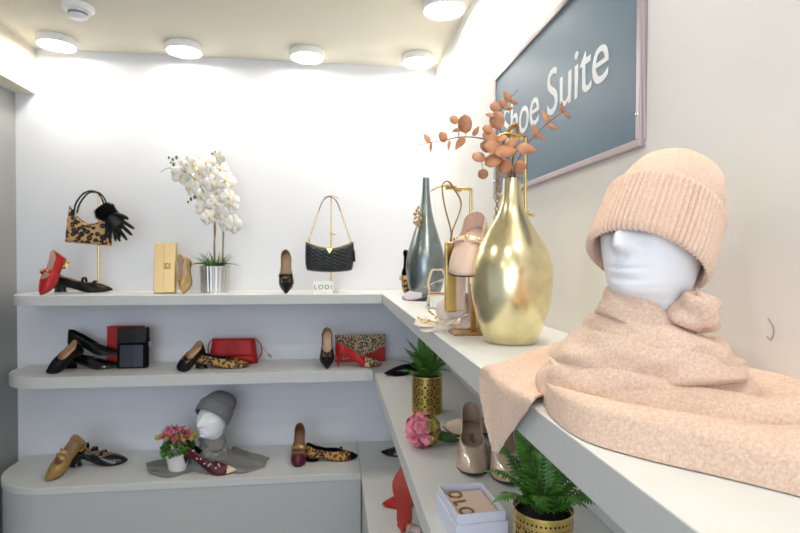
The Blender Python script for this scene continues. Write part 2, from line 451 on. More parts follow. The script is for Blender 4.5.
def plinth(label, poly, inner):
    t = thing('display_plinth', label, 'plinth')
    b = MB(); b.prism(poly, S3-.03, S3, 0, 1); b.build('plinth_top', [M['shelf'], M['edge']], t, angle=35, bevel=0.0015)
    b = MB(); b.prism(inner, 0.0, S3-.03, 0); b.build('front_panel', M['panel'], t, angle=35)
plinth('low grey display plinth along the back wall with rounded left end', rounded_left(-1.474, .1268, 2.3556, YB-.001, .26), rounded_left(-1.470, .1268, 2.3596, YB-.001, .256))
plinth('low grey display plinth along the right wall holding red pumps', [(.1278, -1.0), (XR-.001, -1.0), (XR-.001, YB-.001), (.1278, YB-.001)], [(.1318, -1.0), (XR-.001, -1.0), (XR-.001, YB-.001), (.1318, YB-.001)])

# ---------------------------------------------------------------- ceiling lamps
def lamp(x, y, label):
    t = thing('ceiling_lamp', label, 'lamp', (x, y, ZC), group='round ceiling lamps')
    b = MB(); b.lathe([(.0, 0), (.080, 0), (.083, -.004), (.083, -.030), (.079, -.036), (.075, -.0335)], 40, cap0=False)
    b.build('housing', M['lamp_white'], t)
    b = MB(); b.lathe([(.0753, -.0330), (.062, -.0365), (.03, -.0375), (.0001, -.0375)], 40)
    b.keep_normals = False
    b.build('diffuser', M['lamp_on'], t)
    return t
lamp(-1.263, 2.62, 'round lit ceiling lamp above the leopard handbag, by the left beam')
lamp(-.70, 2.614, 'round lit ceiling lamp above the white orchid')
lamp(-.127, 2.61, 'round lit ceiling lamp above the quilted black handbag')
lamp(.417, 2.60, 'round lit ceiling lamp in the corner where back and right walls meet')
lamp(.4295, 2.04, 'round lit ceiling lamp at the top edge, nearest the blue sign')
for i, y in enumerate((1.45, .85, .25)):
    lamp(.43, y, 'round ceiling lamp above the right wall, out of the picture')
for i, (x, y) in enumerate(((-.9, .9), (-.2, .1), (-1.2, -.7), (-.3, -1.2))):
    lamp(x, y, 'round ceiling lamp of the shop floor, behind the viewer')
t = thing('smoke_detector', 'white round smoke detector on the ceiling', 'smoke detector', (-1.0139, 2.2684, 2.3985))
b = MB(); b.lathe([(.0001, 0), (.058, 0), (.058, -.014), (.050, -.022), (.0001, -.022)], 32); b.build('base', M['white_plastic'], t)
b = MB(); b.lathe([(.036, -.022), (.034, -.044), (.026, -.050), (.0001, -.050)], 28); b.build('sensor_cap', M['white_plastic'], t)
b = MB(); b.lathe([(.0362, -.028), (.0352, -.038)], 28)
b.build('vent_slot', M['grey_plastic'], t)

# ---------------------------------------------------------------- sign
def text(s, size, mat_, parent, depth=0.001, name='lettering', align='LEFT', xs=1.0, spacing=1.0):
    c = bpy.data.curves.new('tmp', 'FONT'); c.body = s; c.size = size; c.extrude = depth; c.align_x = align; c.space_character = spacing
    o = bpy.data.objects.new('tmp', c); COL.objects.link(o)
    dg = bpy.context.evaluated_depsgraph_get()
    me = bpy.data.meshes.new_from_object(o.evaluated_get(dg)); COL.objects.unlink(o); bpy.data.objects.remove(o)
    me.name = name; me.materials.clear(); me.materials.append(mat_)
    n = bpy.data.objects.new(name, me); COL.objects.link(n); n.parent = parent; n.scale.x = xs
    return n
ys0, ys1, zs0, zs1 = .857, 1.699, 1.594, 1.998
sg = thing('shop_sign', 'large slate blue framed sign reading Shoe Suite on the right wall', 'sign', (XR, (ys0+ys1)/2, (zs0+zs1)/2))
hy, hz = (ys1-ys0)/2, (zs1-zs0)/2
b = MB(); b.box((-.004, 0, 0), (.007, 2*hy-.02, 2*hz-.02)); b.build('sign_panel', M['sign'], sg, smooth=False)
b = MB(); fw_ = .014
for (cy, cz, dy, dz) in ((0, hz-fw_/2, 2*hy, fw_), (0, -hz+fw_/2, 2*hy, fw_), (hy-fw_/2, 0, fw_, 2*hz-2*fw_), (-hy+fw_/2, 0, fw_, 2*hz-2*fw_)):
    b.box((-.006, cy, cz), (.0115, dy, dz))
b.build('sign_frame', M['frame'], sg, smooth=False, bevel=.002)
for z in (hz*.72-.0, -hz*.72):
    for y in (-hy+fw_/2, hy-fw_/2):
        b = MB(); b.ball((-.0115, y, z), .0045, 6); b.build('screw', M['chrome'], sg)
tx = text('Shoe', .160, M['letter'], sg, spacing=.96, xs=.97); tx.rotation_euler = (PI/2, 0, -PI/2); tx.location = (-.0075, 1.615-(ys0+ys1)/2, 1.752-(zs0+zs1)/2)
tx = text('Suite', .160, M['letter'], sg, spacing=.98, xs=.98); tx.rotation_euler = (PI/2, 0, -PI/2); tx.location = (-.0075, 1.272-(ys0+ys1)/2, 1.752-(zs0+zs1)/2)
# ---------------------------------------------------------------- shoes
W_POINT = ([0, .015, .05, .10, .16, .30, .42, .55, .66, .74, .82, .90, .96, .985, 1], [0, .22, .42, .58, .65, .63, .65, .84, .98, .97, .80, .50, .24, .12, 0])
W_ROUND = ([0, .015, .05, .10, .16, .30, .42, .55, .66, .76, .86, .93, .97, .99, 1], [0, .22, .42, .58, .65, .63, .65, .84, .97, 1.0, .92, .72, .48, .28, 0])
W_ALMOND = ([0, .015, .05, .10, .16, .30, .42, .55, .66, .75, .84, .92, .97, .99, 1], [0, .22, .42, .58, .65, .63, .65, .84, .98, .97, .82, .56, .32, .18, 0])
def shoe(label, L=.25, W=.080, hh=.05, heel='block', toe='point', vamp=.68, mats=None, cap=None, back=.060, side=.036, front=.044,
         straps=(), bow=None, studs=None, sling=False, group=None, lip=None, name='shoe', buckle=None):
    mt = dict(upper='black_leather', lining='tan', insole='tan_insole', sole='sole', heel=None); mt.update(mats or {})
    if mt['heel'] is None: mt['heel'] = mt['upper']
    t = thing(name, label, 'shoe', group=group)
    ws = {'point': W_POINT, 'round': W_ROUND, 'almond': W_ALMOND}[toe]
    def hw(s): return float(np.interp(s, ws[0], ws[1]))*W/2
    def zs(s):
        return hh*(1-sstep((s-.12)/(.68-.12))) + .010*max(0, (s-.78)/.22)**2
    n = 44
    ss = [(1-math.cos(PI*i/n))/2 for i in range(n+1)]
    def lp(s, side_): return Vector((s*L, side_*hw(s), zs(s)))
    loop = [(s, 1) for s in ss] + [(s, -1) for s in ss[-2:0:-1]]
    b0 = .15
    def st(s): return s if s < vamp-b0 else vamp-b0*math.exp(-(s-(vamp-b0))/b0*1.4)
    def topz(s_):
        return zs(s_) + float(np.interp(s_, [0, .06, .18, .38, vamp-.06, vamp], [back, back*.97, side*1.12, side, front*.95, front]))
    def tp(s, side_):
        q = st(s); wdt = hw(q)*.93
        if q > vamp-b0:
            k = (q-(vamp-b0))/b0; wdt = hw(vamp-b0)*.93*math.sqrt(max(0, 1-k*k))
        x = q*L
        if s < .03: x += .004*(1-s/.03)*0+.002
        return Vector((x, side_*wdt, topz(q)))
    nu = 8
    rows = []
    for (s, sd) in loop:
        P, T = lp(s, sd), tp(s, sd)
        row = []
        for k in range(nu+1):
            u = k/nu
            e = 1-math.cos(u*PI/2)
            far = min(1, (P-T).to_2d().length/(.10*L))
            pl = u*far*.55+e*(1-far*.55)
            x = P.x+(T.x-P.x)*pl; y = P.y+(T.y-P.y)*pl
            z0 = zs(min(1, max(0, x/L)))
            zz = z0+(T.z-zs(st(s)))*(math.sin(u*PI/2)**(1.0))
            if s > vamp-b0: zz = z0+(T.z-zs(st(s)))*(math.sin(u*PI/2)*.75+.25*u)
            bulge = .03*W*math.sin(u*PI)*(1 if .1 < s < .9 else .4)
            row.append(Vector((x, y+sd*bulge, zz)))
        rows.append(row)
    N = len(loop)
    up, cp, lp_ = MB(), MB(), MB()
    allvs = [p for r in rows for p in r]
    for mb in (up, cp): mb.v = [tuple(p) for p in allvs]
    for i in range(N):
        j = (i+1) % N
        smid = (loop[i][0]+loop[j][0])/2
        if sling and smid < .42: continue
        for k in range(nu):
            f = (i*(nu+1)+k, j*(nu+1)+k, j*(nu+1)+k+1, i*(nu+1)+k+1)
            cx = sum(allvs[q].x for q in f)/4/L
            tgt = cp if (cap and cx > cap[0]) else up
            tgt.f.append(f); tgt.m.append(0)
    import bmesh
    def fin(mb, nm, m):
        used = sorted({q for f in mb.f for q in f}); mp = {q: i for i, q in enumerate(used)}
        mb.v = [mb.v[q] for q in used]; mb.f = [tuple(mp[q] for q in f) for f in mb.f]
        return mb.build(nm, [M[m], M[mt['lining']]], t, angle=60, solid=.0016, solid_off=1, offset=-1)
    fin(up, 'upper', mt['upper'])
    if cap: fin(cp, 'toe_cap', cap[1])
    if lip:
        b = MB(); b.tube([rows[i][nu]+Vector((0, 0, .0004)) for i in range(N)], .0017, 6, closed=True); b.build('topline_trim', M[lip], t)
    # insole, sole
    def plate(sc_, dz0, dz1, s0, s1, nm, m):
        b = MB(); vs = []; k = 26
        for i in range(k+1):
            s = s0+(s1-s0)*(1-math.cos(PI*i/k))/2
            for sd in (-1, 1):
                for dz in (dz0, dz1): vs.append(Vector((L/2+(s*L-L/2)*sc_, sd*max(hw(s), .0005)*sc_, zs(s)+dz)))
        fs = []
        for i in range(k):
            a = i*4; c = a+4
            fs += [(a, c, c+2, a+2), (a+1, a+3, c+3, c+1), (a, a+1, c+1, c), (a+2, c+2, c+3, a+3)]
        fs += [(0, 2, 3, 1), (k*4, k*4+1, k*4+3, k*4+2)]
        b.add(vs, fs); return b.build(nm, m, t, angle=50)
    plate(.97, .0012, .0028, 0, 1, 'insole', M[mt['insole']])
    plate(1.0, -.0035, .0002, 0, 1, 'sole', M[mt['sole']])
    # heel
    if hh > .006:
        b = MB(); kz = 8; k = 22; rings = []
        def foot(q):
            a = 2*PI*q/k; return math.cos(a), math.sin(a)
        lx = {'block': .23, 'stiletto': .17, 'kitten': .17, 'flat': .24, 'flare': .23}[heel]
        for r in range(kz+1):
            u = r/kz
            if heel in ('block', 'flare'):
                g = 1-.16*math.sin(u*PI*.9) if heel == 'block' else 1-.22*math.sin(u*PI*.8); ex = .04*u
            elif heel == 'flat': g = 1-.03*u; ex = 0
            else: g = .20+.80*(1-u)**2.2; ex = .10*sstep(u)
            for q in range(k):
                c_, s_ = foot(q)
                cxq = abs(c_)**.7*(1 if c_ > 0 else -1); syq = abs(s_)**.7*(1 if s_ > 0 else -1)
                if c_ < 0: cxq, syq = c_, s_
                x = lx*L*(.5+ex*.3) + cxq*lx*L*.5*g - (lx*L*.5*(1-g))*(.75 if heel in ('stiletto', 'kitten') else .2)+.003
                y = syq*hw(.14)*.97*g
                z = (zs(max(0, min(1, x/L)))-.002)*(1-u)
                rings.append(Vector((x, y, z)))
        fs = []
        for r in range(kz):
            for q in range(k): fs.append((r*k+q, r*k+(q+1) % k, (r+1)*k+(q+1) % k, (r+1)*k+q))
        fs += [tuple(range(k)), tuple(reversed(range(kz*k, kz*k+k)))]
        b.add(rings, fs); b.build('heel', M[mt['heel']], t, angle=50)
    # straps: ribbons arched over the instep
    def arch(s, lift, wd, nn=16):
        q = s
        yl = hw(q)*1.02; z0 = zs(q)+side*.9; zt = zs(q)+lift
        return [Vector((q*L, yl*math.cos(PI*i/nn), z0+(zt-z0)*math.sin(PI*i/nn)**.8)) for i in range(nn+1)]
    for (s, lift, wd, m) in straps:
        pts = arch(s, lift, wd); b = MB(); vs = []; fs = []
        for p in pts:
            for dx, dz in ((-wd/2, 0), (wd/2, 0), (wd/2, .002), (-wd/2, .002)): vs.append(p+Vector((dx, 0, dz)))
        for i in range(len(pts)-1):
            for k in range(4): fs.append((i*4+k, i*4+(k+1) % 4, (i+1)*4+(k+1) % 4, (i+1)*4+k))
        b.add(vs, fs); so = b.build('strap', M[m], t, angle=50)
        if studs:
            for k in (4, 8, 12):
                bb = MB(); bb.ball(pts[k]+Vector((0, 0, .002)), .0055, 6); bb.build('stud', M[studs], so)
    if sling:
        q = .42; yl = hw(q); z0 = zs(q)+side
        pts = bez([(q*L, yl, z0), (.2*L, yl*1.02, z0+hh*.4+.012), (.02*L, yl*.55, zs(0)+back), (-.004*L, 0, zs(0)+back+.002), (.02*L, -yl*.55, zs(0)+back), (.2*L, -yl*1.02, z0+hh*.4+.012), (q*L, -yl, z0)], 30)
        b = MB(); b.tube(pts, .0042, 8, flat=.35); b.build('heel_strap', M[mt['upper']], t)
    if bow:
        q = vamp+.015; c = Vector((q*L, 0, topz(vamp)+.002)); b = MB()
        for sd in (-1, 1): b.ball(c+Vector((0, sd*.011, .002)), .010, 8, sc=(.75, 1.15, .5))
        b.ball(c+Vector((0, 0, .003)), .005, 6); b.build('bow', M[bow], t)
    if buckle:
        q = vamp+.03; c = Vector((q*L, 0, topz(vamp)-.001)); b = MB()
        b.tube([c+Vector((-.007, -.02, -.003)), c+Vector((-.007, .02, -.003)), c+Vector((.009, .02, -.006)), c+Vector((.009, -.02, -.006))], .0022, 6, closed=True)
        b.tube([c+Vector((.001, -.02, -.004)), c+Vector((.001, .02, -.004))], .0016, 6)
        b.build('buckle', M[buckle], t)
    t['_L'] = L
    return t
def put(s, toe_px, z, head, tilt=0.0, roll=0.0, anchor=None):
    """head: direction of the toe in degrees (0 = +x, -90 = towards the viewer)"""
    L = s['_L']; del s['_L']
    return rest(s, toe_px[0], toe_px[1], z, (math.radians(roll), math.radians(tilt), math.radians(head)), anchor or (L, 0, 0))

# ---- top shelf, back wall
s = shoe('red pointed shoe with gold studded strap propped toe-down beside a black shoe', L=.195, W=.082, hh=.022, toe='almond', vamp=.70,
         mats=dict(upper='red', lining='cream', insole='cream', heel='gold'), heel='block', straps=[(.52, .058, .016, 'red')], studs='gold')
put(s, (-1.2682, 2.4890, 1.2265), S1, -122, 52, 4)
s = shoe('black pointed flat with ankle strap and low block heel, under the leopard handbag', L=.255, W=.075, hh=.030, toe='point', vamp=.68,
         mats=dict(upper='black_leather', heel='black_patent'), straps=[(.52, .062, .012, 'black_leather')], bow='black_leather')
put(s, (-1.0465, 2.6743, 1.2265), S1, 8)
s = shoe('small gold pump propped toe-down beside the gold clutch and orchid pot', L=.170, W=.062, hh=.02, toe='point', vamp=.66,
         mats=dict(upper='gold_leather', lining='cream', insole='cream', heel='gold_leather'), buckle='gold')
put(s, (-0.6771, 2.5139, 1.2265), S1, -105, 70, 8)
s = shoe('black shoe with tan inside and cross strap standing toe-down beside the quilted handbag', L=.195, W=.070, hh=.02, toe='point', vamp=.66,
         mats=dict(upper='black_leather', lining='taupe', insole='tan'), straps=[(.60, .05, .014, 'black_leather')], lip='mustard', buckle='mustard')
put(s, (-0.2158, 2.4843, 1.2265), S1, -90, 74)
s = shoe('leopard print loafer with gold ornament propped toe-down left of the dark silver vase', L=.20, W=.075, hh=.016, toe='round', vamp=.66,
         mats=dict(upper='leo_shoe', lining='black_leather', insole='black_leather', heel='black_leather'), straps=[(.66, .05, .02, 'gold')])
put(s, (0.3459, 2.4484, 1.2265), S1, -150, 72, 0)

def stand(label, loc, h, arm, base, kind, hook='gold', post='gold', r=.0045):
    """bag stand: base plate, telescopic post, arm with flat hook"""
    t = thing('handbag_stand', label, 'stand', loc)
    b = MB()
    if kind == 'rect': b.box((0, 0, .003), (base[0], base[1], .006))
    else: b.lathe([(.0001, 0), (base[0]/2, 0), (base[0]/2, .005), (.012, .008), (.0001, .008)], 32)
    b.build('base_plate', M['bronze' if kind == 'rect' else post], t, angle=40)
    b = MB(); b.tube([(0, 0, .004), (0, 0, h*.62)], r*1.25, 12); b.tube([(0, 0, h*.60), (0, 0, h)], r*.85, 12); b.build('post', M[post], t)
    b = MB(); b.lathe([(.0001, h*.60), (r*1.9, h*.60), (r*1.9, h*.60+.012), (.0001, h*.60+.012)], 14)
    b.tube([(0, 0, h*.606), (0.016, 0, h*.606)], .003, 8); b.ball((.018, 0, h*.606), .005, 6); b.build('clamp_knob', M[post], t)
    b = MB()
    if arm:
        a = Vector(arm); b.tube([(0, 0, h-.004), (0, 0, h), a*.9+Vector((0, 0, h)), a+Vector((0, 0, h-.002))], r*.85, 10)
        b.build('arm', M[post], t)
    b = MB(); c = (Vector(arm) if arm else Vector((0, 0, 0)))+Vector((0, 0, h))
    def dome(u, v):
        x = (u-.5)*2; return c+Vector((x*.036, (v-.5)*.024, .012*(1-x*x)-.006))
    b.grid(dome, 11, 5); b.build('hook', M[hook], t, solid=.003)
    return t

# leopard handbag on its stand
px = (-1.1113, 2.6782, 1.2265)
stand('slim gold stand holding up the leopard handbag', (px[0], px[1], S1), .474, (-.028, -.012, 0), (.09, .09), 'round', hook='mustard')
def bag_outline(w0, w1, h, rim=.0, sag=0.0):
    def fn(u, v):
        x = (u-.5)*(w0+(w1-w0)*v); z = v*h
        z += rim*v*(2*u-1)**2 - sag*(1-(2*u-1)**2)*(1-v)
        z -= rim*.6*v*math.sin(PI*u)
        return x, z
    return fn
bp = (-1.1298, 2.6000, 1.4543)
t = thing('handbag', 'leopard print handbag with black handles hanging from a gold stand', 'handbag', (bp[0], 2.615, bp[2]), (0, math.radians(5), math.radians(4)))
b = MB(); b.pillow(bag_outline(.200, .190, .125, .048), .075, 30, 22, 5); b.build('body', M['leo_bag'], t, angle=60)
for y in (-.030, .022):
    b = MB(); pts = bez([(-.066, y*.6, .138), (-.058, y*.8, .185), (-.030, y*.7, .232), (.004, y*.6, .247), (.036, y*.7, .232), (.060, y*.8, .185), (.068, y*.6, .138)], 28)
    b.tube(pts, .0062, 8, flat=.6); b.build('handle', M['black_leather'], t)
for x in (-.066, .068):
    b = MB(); b.box((x, -.030, .138), (.016, .008, .030)); b.build('handle_tab', M['black_leather'], t, bevel=.002)
# gloves hooked on the bag
def glove(label, loc, rot, sc_=1.0):
    t = thing('glove', label, 'glove', loc, rot)
    t.scale = (sc_,)*3
    # hand hangs along -z : cuff at top
    b = MB()
    def palm(u, v):
        a = 2*PI*u; z = -.035-.075*v
        wx = np.interp(v, [0, .3, .7, 1], [.024, .032, .038, .036]); wy = np.interp(v, [0, .5, 1], [.013, .014, .010])
        if v > .97: wx *= .9; wy *= .6
        return Vector((wx*math.cos(a), wy*math.sin(a), z))
    b.grid(palm, 24, 12, closeu=True)
    for i, (x, L_, sp) in enumerate(((-.028, .072, -.24), (-.010, .086, -.08), (.010, .083, .08), (.028, .068, .26))):
        p0 = Vector((x*.9, 0, -.092)); dr = Vector((sp, -.12, -1)).normalized()
        pts = [p0+dr*L_*k/5+Vector((0, -.006*(k/5)**2, 0)) for k in range(6)]
        b.tube(pts, [.0095, .0092, .0088, .0084, .0074, .0045], 10)
    pts = bez([(.024, 0, -.055), (.040, -.004, -.075), (.050, -.010, -.098), (.052, -.012, -.108)], 6)
    b.tube(pts, [.011, .011, .0105, .010, .009, .0075, .0045], 10)
    b.build('glove_hand', M['black_leather'], t, angle=70)
    rnd = random.Random(3); b = MB()
    def cuff(u, v):
        a = 2*PI*u; r = .030+.014*math.sin(PI*v)
        return Vector((r*math.cos(a), r*.8*math.sin(a), .012-.055*v))
    b.grid(cuff, 20, 8, closeu=True)
    for k in range(1500):
        a = rnd.random()*2*PI; v = rnd.random(); r = .028+.014*math.sin(PI*v)
        p = Vector((r*math.cos(a), r*.8*math.sin(a), .012-.055*v)); d = Vector((math.cos(a)+rnd.gauss(0, .5), math.sin(a)+rnd.gauss(0, .5), rnd.gauss(-.1, .6))).normalized()
        e = p+d*rnd.uniform(.008, .017); sd = d.orthogonal().normalized()*.0009
        b.add([p-sd, p+sd, e], [(0, 1, 2)])
    b.build('fur_cuff', M['fur'], t)
    return t
g = (-1.0350, 2.5300, 1.6112)
glove('black leather glove with fur cuff hanging in front of the leopard handbag, fingers spread', (g[0], 2.535, g[2]), (0, math.radians(-42), math.radians(6)), .98)
g = (-1.0429, 2.5600, 1.6229)
glove('second black glove mostly hidden behind the spread glove, only its fingertips showing low', (g[0]+.022, 2.572, g[2]-.02), (0, math.radians(-8), 0), .80)

# gold clutch
t = thing('clutch', 'flat gold clutch standing upright left of the orchid pot', 'clutch', ((-0.7729, 2.5200, 1.2265)[0], 2.56, S1), (math.radians(-5), 0, math.radians(2)))
b = MB(); b.box((0, 0, .1175), (.094, .030, .235)); b.build('body', M['gold_leather'], t, bevel=.004)
b = MB(); b.box((0, -.0165, .1175), (.094, .004, .231)); b.box((.020, -.018, .1175), (.050, .003, .228)); b.build('flap', M['gold_leather'], t, bevel=.0015)
b = MB(); b.tube([(.000, -.021, .115), (.024, -.021, .115), (.024, -.021, .137), (.000, -.021, .137)], .003, 8, closed=True); b.ball((.012, -.022, .126), .008, 8, sc=(1, .5, 1)); b.build('clasp', M['gold'], t)

# orchid
BPX = [(-0.7065, 2.5, 1.7811), (-0.6499, 2.5, 1.8233), (-0.5887, 2.5, 1.8386), (-0.637, 2.5, 1.7647), (-0.5756, 2.5, 1.7844), (-0.5315, 2.5, 1.8128), (-0.5625, 2.5, 1.7391), (-0.5051, 2.5, 1.7587), (-0.6589, 2.5, 1.7234), (-0.6197, 2.5, 1.6879), (-0.545, 2.5, 1.703), (-0.4963, 2.5, 1.6812), (-0.5539, 2.5, 1.6481), (-0.4831, 2.5, 1.6494), (-0.6067, 2.5, 1.6244), (-0.5363, 2.5, 1.6073), (-0.5804, 2.5, 1.5838), (-0.4788, 2.5, 1.5532), (-0.5098, 2.5, 1.5573), (-0.5446, 2.5, 1.8716), (-0.676, 2.5, 1.8316), (-0.6194, 2.5, 1.8014), (-0.5934, 2.5, 1.6611)]
BUDS = [(-0.7624, 2.5, 1.8608, 0.006), (-0.7452, 2.5, 1.8523, 0.007), (-0.7279, 2.5, 1.8618, 0.008), (-0.7409, 2.5, 1.8298, 0.009), (-0.5666, 2.5, 1.8846, 0.006), (-0.5534, 2.5, 1.8941, 0.005), (-0.6634, 2.5, 1.6689, 0.008), (-0.6765, 2.5, 1.655, 0.006), (-0.6459, 2.5, 1.6783, 0.009), (-0.7539, 2.5, 1.8385, 0.005)]
px = (-0.5658, 2.6453, 1.2265)
t = thing('potted_orchid', 'white orchid with arching flower sprays in a hammered silver pot', 'potted plant', (px[0], px[1]-.01, S1))
b = MB(); R0, H0 = .068, .128
def pot(u, v):
    a = 2*PI*u; r = R0*(.93+.07*v)
    # hammered dimples
    k = math.cos(26*a+PI*(int(v*14) % 2))*math.sin(v*14*PI)
    r += .0026*k
    return Vector((r*math.cos(a), r*math.sin(a), H0*v))
b.grid(pot, 120, 57, closeu=True); b.lathe([(R0, H0), (R0-.004, H0), (R0-.005, H0-.02)], 60); b.build('pot', M['hammered'], t, angle=60)
b = MB(); b.lathe([(.0001, H0-.016), (R0-.006, H0-.018)], 24); b.build('soil', M['soil'], t)
def o3(x, y, d=0.0):
    """offset of a point seen in the sprays, relative to the pot"""
    return Vector((x-px[0], d, y-S1))
stems = [bez([(.000, 0, .11), (-.004, .0, .22), (.0, .005, .33), (-.03, -.03, .45), (-.10, -.05, .555), (-.19, -.05, .585), (-.235, -.05, .565)], 40),
         bez([(.030, .01, .11), (.036, .01, .22), (.040, .01, .33), (.055, -.02, .42), (.03, -.04, .53), (-.02, -.045, .59), (.01, -.05, .615)], 40)]
for pts in stems:
    b = MB(); b.tube(pts, [.0042-.0028*i/40 for i in range(41)], 8); b.build('flower_stem', M['stem'], t)
for k in range(2):
    b = MB(); b.tube([(.0+.034*k, .01*k, .10), (-.004+.040*k, .01*k+.006, .335)], .0035, 6); b.build('support_stick', M['twig'], t)
bl = MB(); cn = MB()
rb = random.Random(5)
Lb = MB()
for i in range(5):
    a = PI/2+2*PI*i/5
    d = Vector((math.cos(a), 0, math.sin(a)))
    wide = .044 if i in (1, 4) else .030
    Lb.leaf((0, 0, 0), d, (0, -1, 0), .040, wide, curl=.35, nu=6, round_=True, cup=-.12)
Cb = MB(); Cb.ball((0, -.006, -.002), .0050, 6, sc=(1, 1.2, 1.3)); Cb.leaf((0, -.004, -.003), (0, -.6, -1), (0, -1, .3), .013, .009, curl=1.0, round_=True)
proto = None
bloom_px = [(176,172),(189,163),(203,160),(192,176),(206,172),(216,166),(209,182),(222,178),(187,185),(196,193),(213,190),(224,195),(211,202),(227,202),(199,207),(215,211),(205,216),(228,223),(221,222),(213,153),(183,161),(196,168),(202,199)]
for i, (x, y) in enumerate(bloom_px):
    q = BPX[i]
    loc = Vector((q[0]-px[0], -.03-.035*rb.random(), q[2]-S1))
    if proto is None:
        f = Lb.build('blossom', M['orchid'], t, solid=.0006); c = Cb.build('lip', M['orchid_c'], f); proto = (f, c)
    else:
        f = proto[0].copy(); COL.objects.link(f); f.parent = t
        c = proto[1].copy(); COL.objects.link(c); c.parent = f
    f.location = loc; f.rotation_euler = (rb.uniform(-.25, .45), rb.uniform(-.5, .5), rb.uniform(-.6, .5)); s_ = rb.uniform(.85, 1.08); f.scale = (s_*1.22,)*3
for (x, y, z, r) in BUDS:
    b = MB(); b.ball((x-px[0], -.05, z-S1), r, 6, sc=(.8, .8, 1.2)); b.build('bud', M['bud'], t)
for (a, L_, W_, c_) in ((170, .10, .045, .9), (200, .12, .04, 1.3), (10, .11, .04, 1.2), (-40, .09, .04, 1.0), (120, .08, .04, .6)):
    b = MB(); a = math.radians(a); b.leaf((.012*math.cos(a), .012*math.sin(a), H0-.01), (math.cos(a), math.sin(a)*.6, .75), (-math.cos(a)*.5, -math.sin(a)*.5, 1), L_, W_, curl=c_, nu=8); b.build('leaf', M['leaf'], t, solid=.0012)
b = MB()
for k in range(70):
    a = rb.uniform(0, 2*PI); L_ = rb.uniform(.05, .12); r = rb.uniform(.01, .05)
    b.leaf((r*math.cos(a), r*math.sin(a), H0-.015), (math.cos(a)*.5, math.sin(a)*.5, 1), (-math.cos(a), -math.sin(a), .4), L_, .005, curl=rb.uniform(.2, 1.2), nu=5)
b.build('grass_tuft', M['grass'], t)

# quilted black handbag on stand, with chain strap
px = (-0.0093, 2.6117, 1.2265)
stand('slim rose gold stand behind the quilted black handbag', (px[0], px[1], S1), .470, None, (.085, .085), 'round', hook='blush', post='gold', r=.0036)
hb = (-0.0165, 2.5500, 1.3317)
t = thing('handbag', 'black quilted shoulder bag with gold chain strap hung on a stand', 'handbag', (hb[0], 2.555, hb[2]))
def qo(u, v):
    x = (u-.5)*(.238-.012*v)*(1-.10*(1-v)**5*(abs(2*u-1)**4)); z = v*(.142-.030*math.sin(PI*u)) + .0*v
    z += .010*(2*u-1)**2*(1-v)*1.0 - .006*(1-v)
    return x, z
def chev(u, v):
    p = (v*7.0 + abs(((u*6) % 1)-.5)*1.6) % 1
    return .0058*abs(math.sin(PI*p))**.6
b = MB(); b.pillow(qo, .070, 90, 60, 5, disp=chev); b.build('body', M['quilt'], t, angle=80)
b = MB(); b.tube([Vector((qo(i/20, .985)[0]*.97, 0, qo(i/20, .985)[1]+.001)) for i in range(21)], .0022, 6); b.build('zip', M['gold'], t)
b = MB(); b.add([(-.015, -.041, .108), (.015, -.041, .108), (0, -.042, .084), (-.015, -.036, .108), (.015, -.036, .108), (0, -.036, .084)], [(0, 1, 2), (5, 4, 3), (0, 3, 4, 1), (1, 4, 5, 2), (2, 5, 3, 0)]); b.build('badge', M['gold'], t, smooth=False)
for sd in (-1, 1):
    b = MB(); b.tube([Vector((.098*sd, 0, .138)), Vector((.098*sd+.006*math.cos(0), 0, .144))], .004, 8); 
    b.build('ring', M['gold'], t)
    b = MB(); A = Vector((.100*sd, 0, .146)); B = Vector((.052*sd, .012, .290)); n = 11
    for i in range(n):
        c = A.lerp(B, (i+.5)/n); dr = (B-A).normalized(); o = Vector((0, 1, 0)) if i % 2 else dr.cross(Vector((0, 1, 0)))
        b.tube([c+dr*.0085*math.cos(2*PI*k/10)+o*.0042*math.sin(2*PI*k/10) for k in range(10)], .0016, 6, closed=True)
    b.build('chain', M['gold'], t)
b = MB(); b.tube(bez([(-.052, .012, .290), (-.034, .014, .335), (-.010, .014, .357), (.010, .014, .357), (.034, .014, .335), (.052, .012, .290)], 20), .006, 8, flat=.4); b.build('shoulder_strap', M['quilt'], t)
b = MB(); b.tube([(.112, -.01, .14), (.116, -.012, .095)], .002, 6); b.tube([(.116, -.012, .098), (.117, -.012, .045)], [.005, .008], 10); b.build('tassel', M['black_leather'], t)

# LODI card
cx = ((-0.0931, 2.5101, 1.2265)[0]+(0.0004, 2.5042, 1.2265)[0])/2
t = thing('brand_card', 'small white card reading LODI in front of the quilted handbag', 'sign', (cx, 2.505, S1), (math.radians(-6), 0, 0))
b = MB(); b.box((0, 0, .029), (.094, .005, .058)); b.box((0, .012, .003), (.094, .026, .005)); b.build('card', M['card'], t, smooth=False, bevel=.0008)
tx = text('LODI', .030, M['ink'], t, depth=.0004, align='CENTER', spacing=1.35); tx.rotation_euler = (PI/2, 0, 0); tx.location = (0, -.0029, .020)

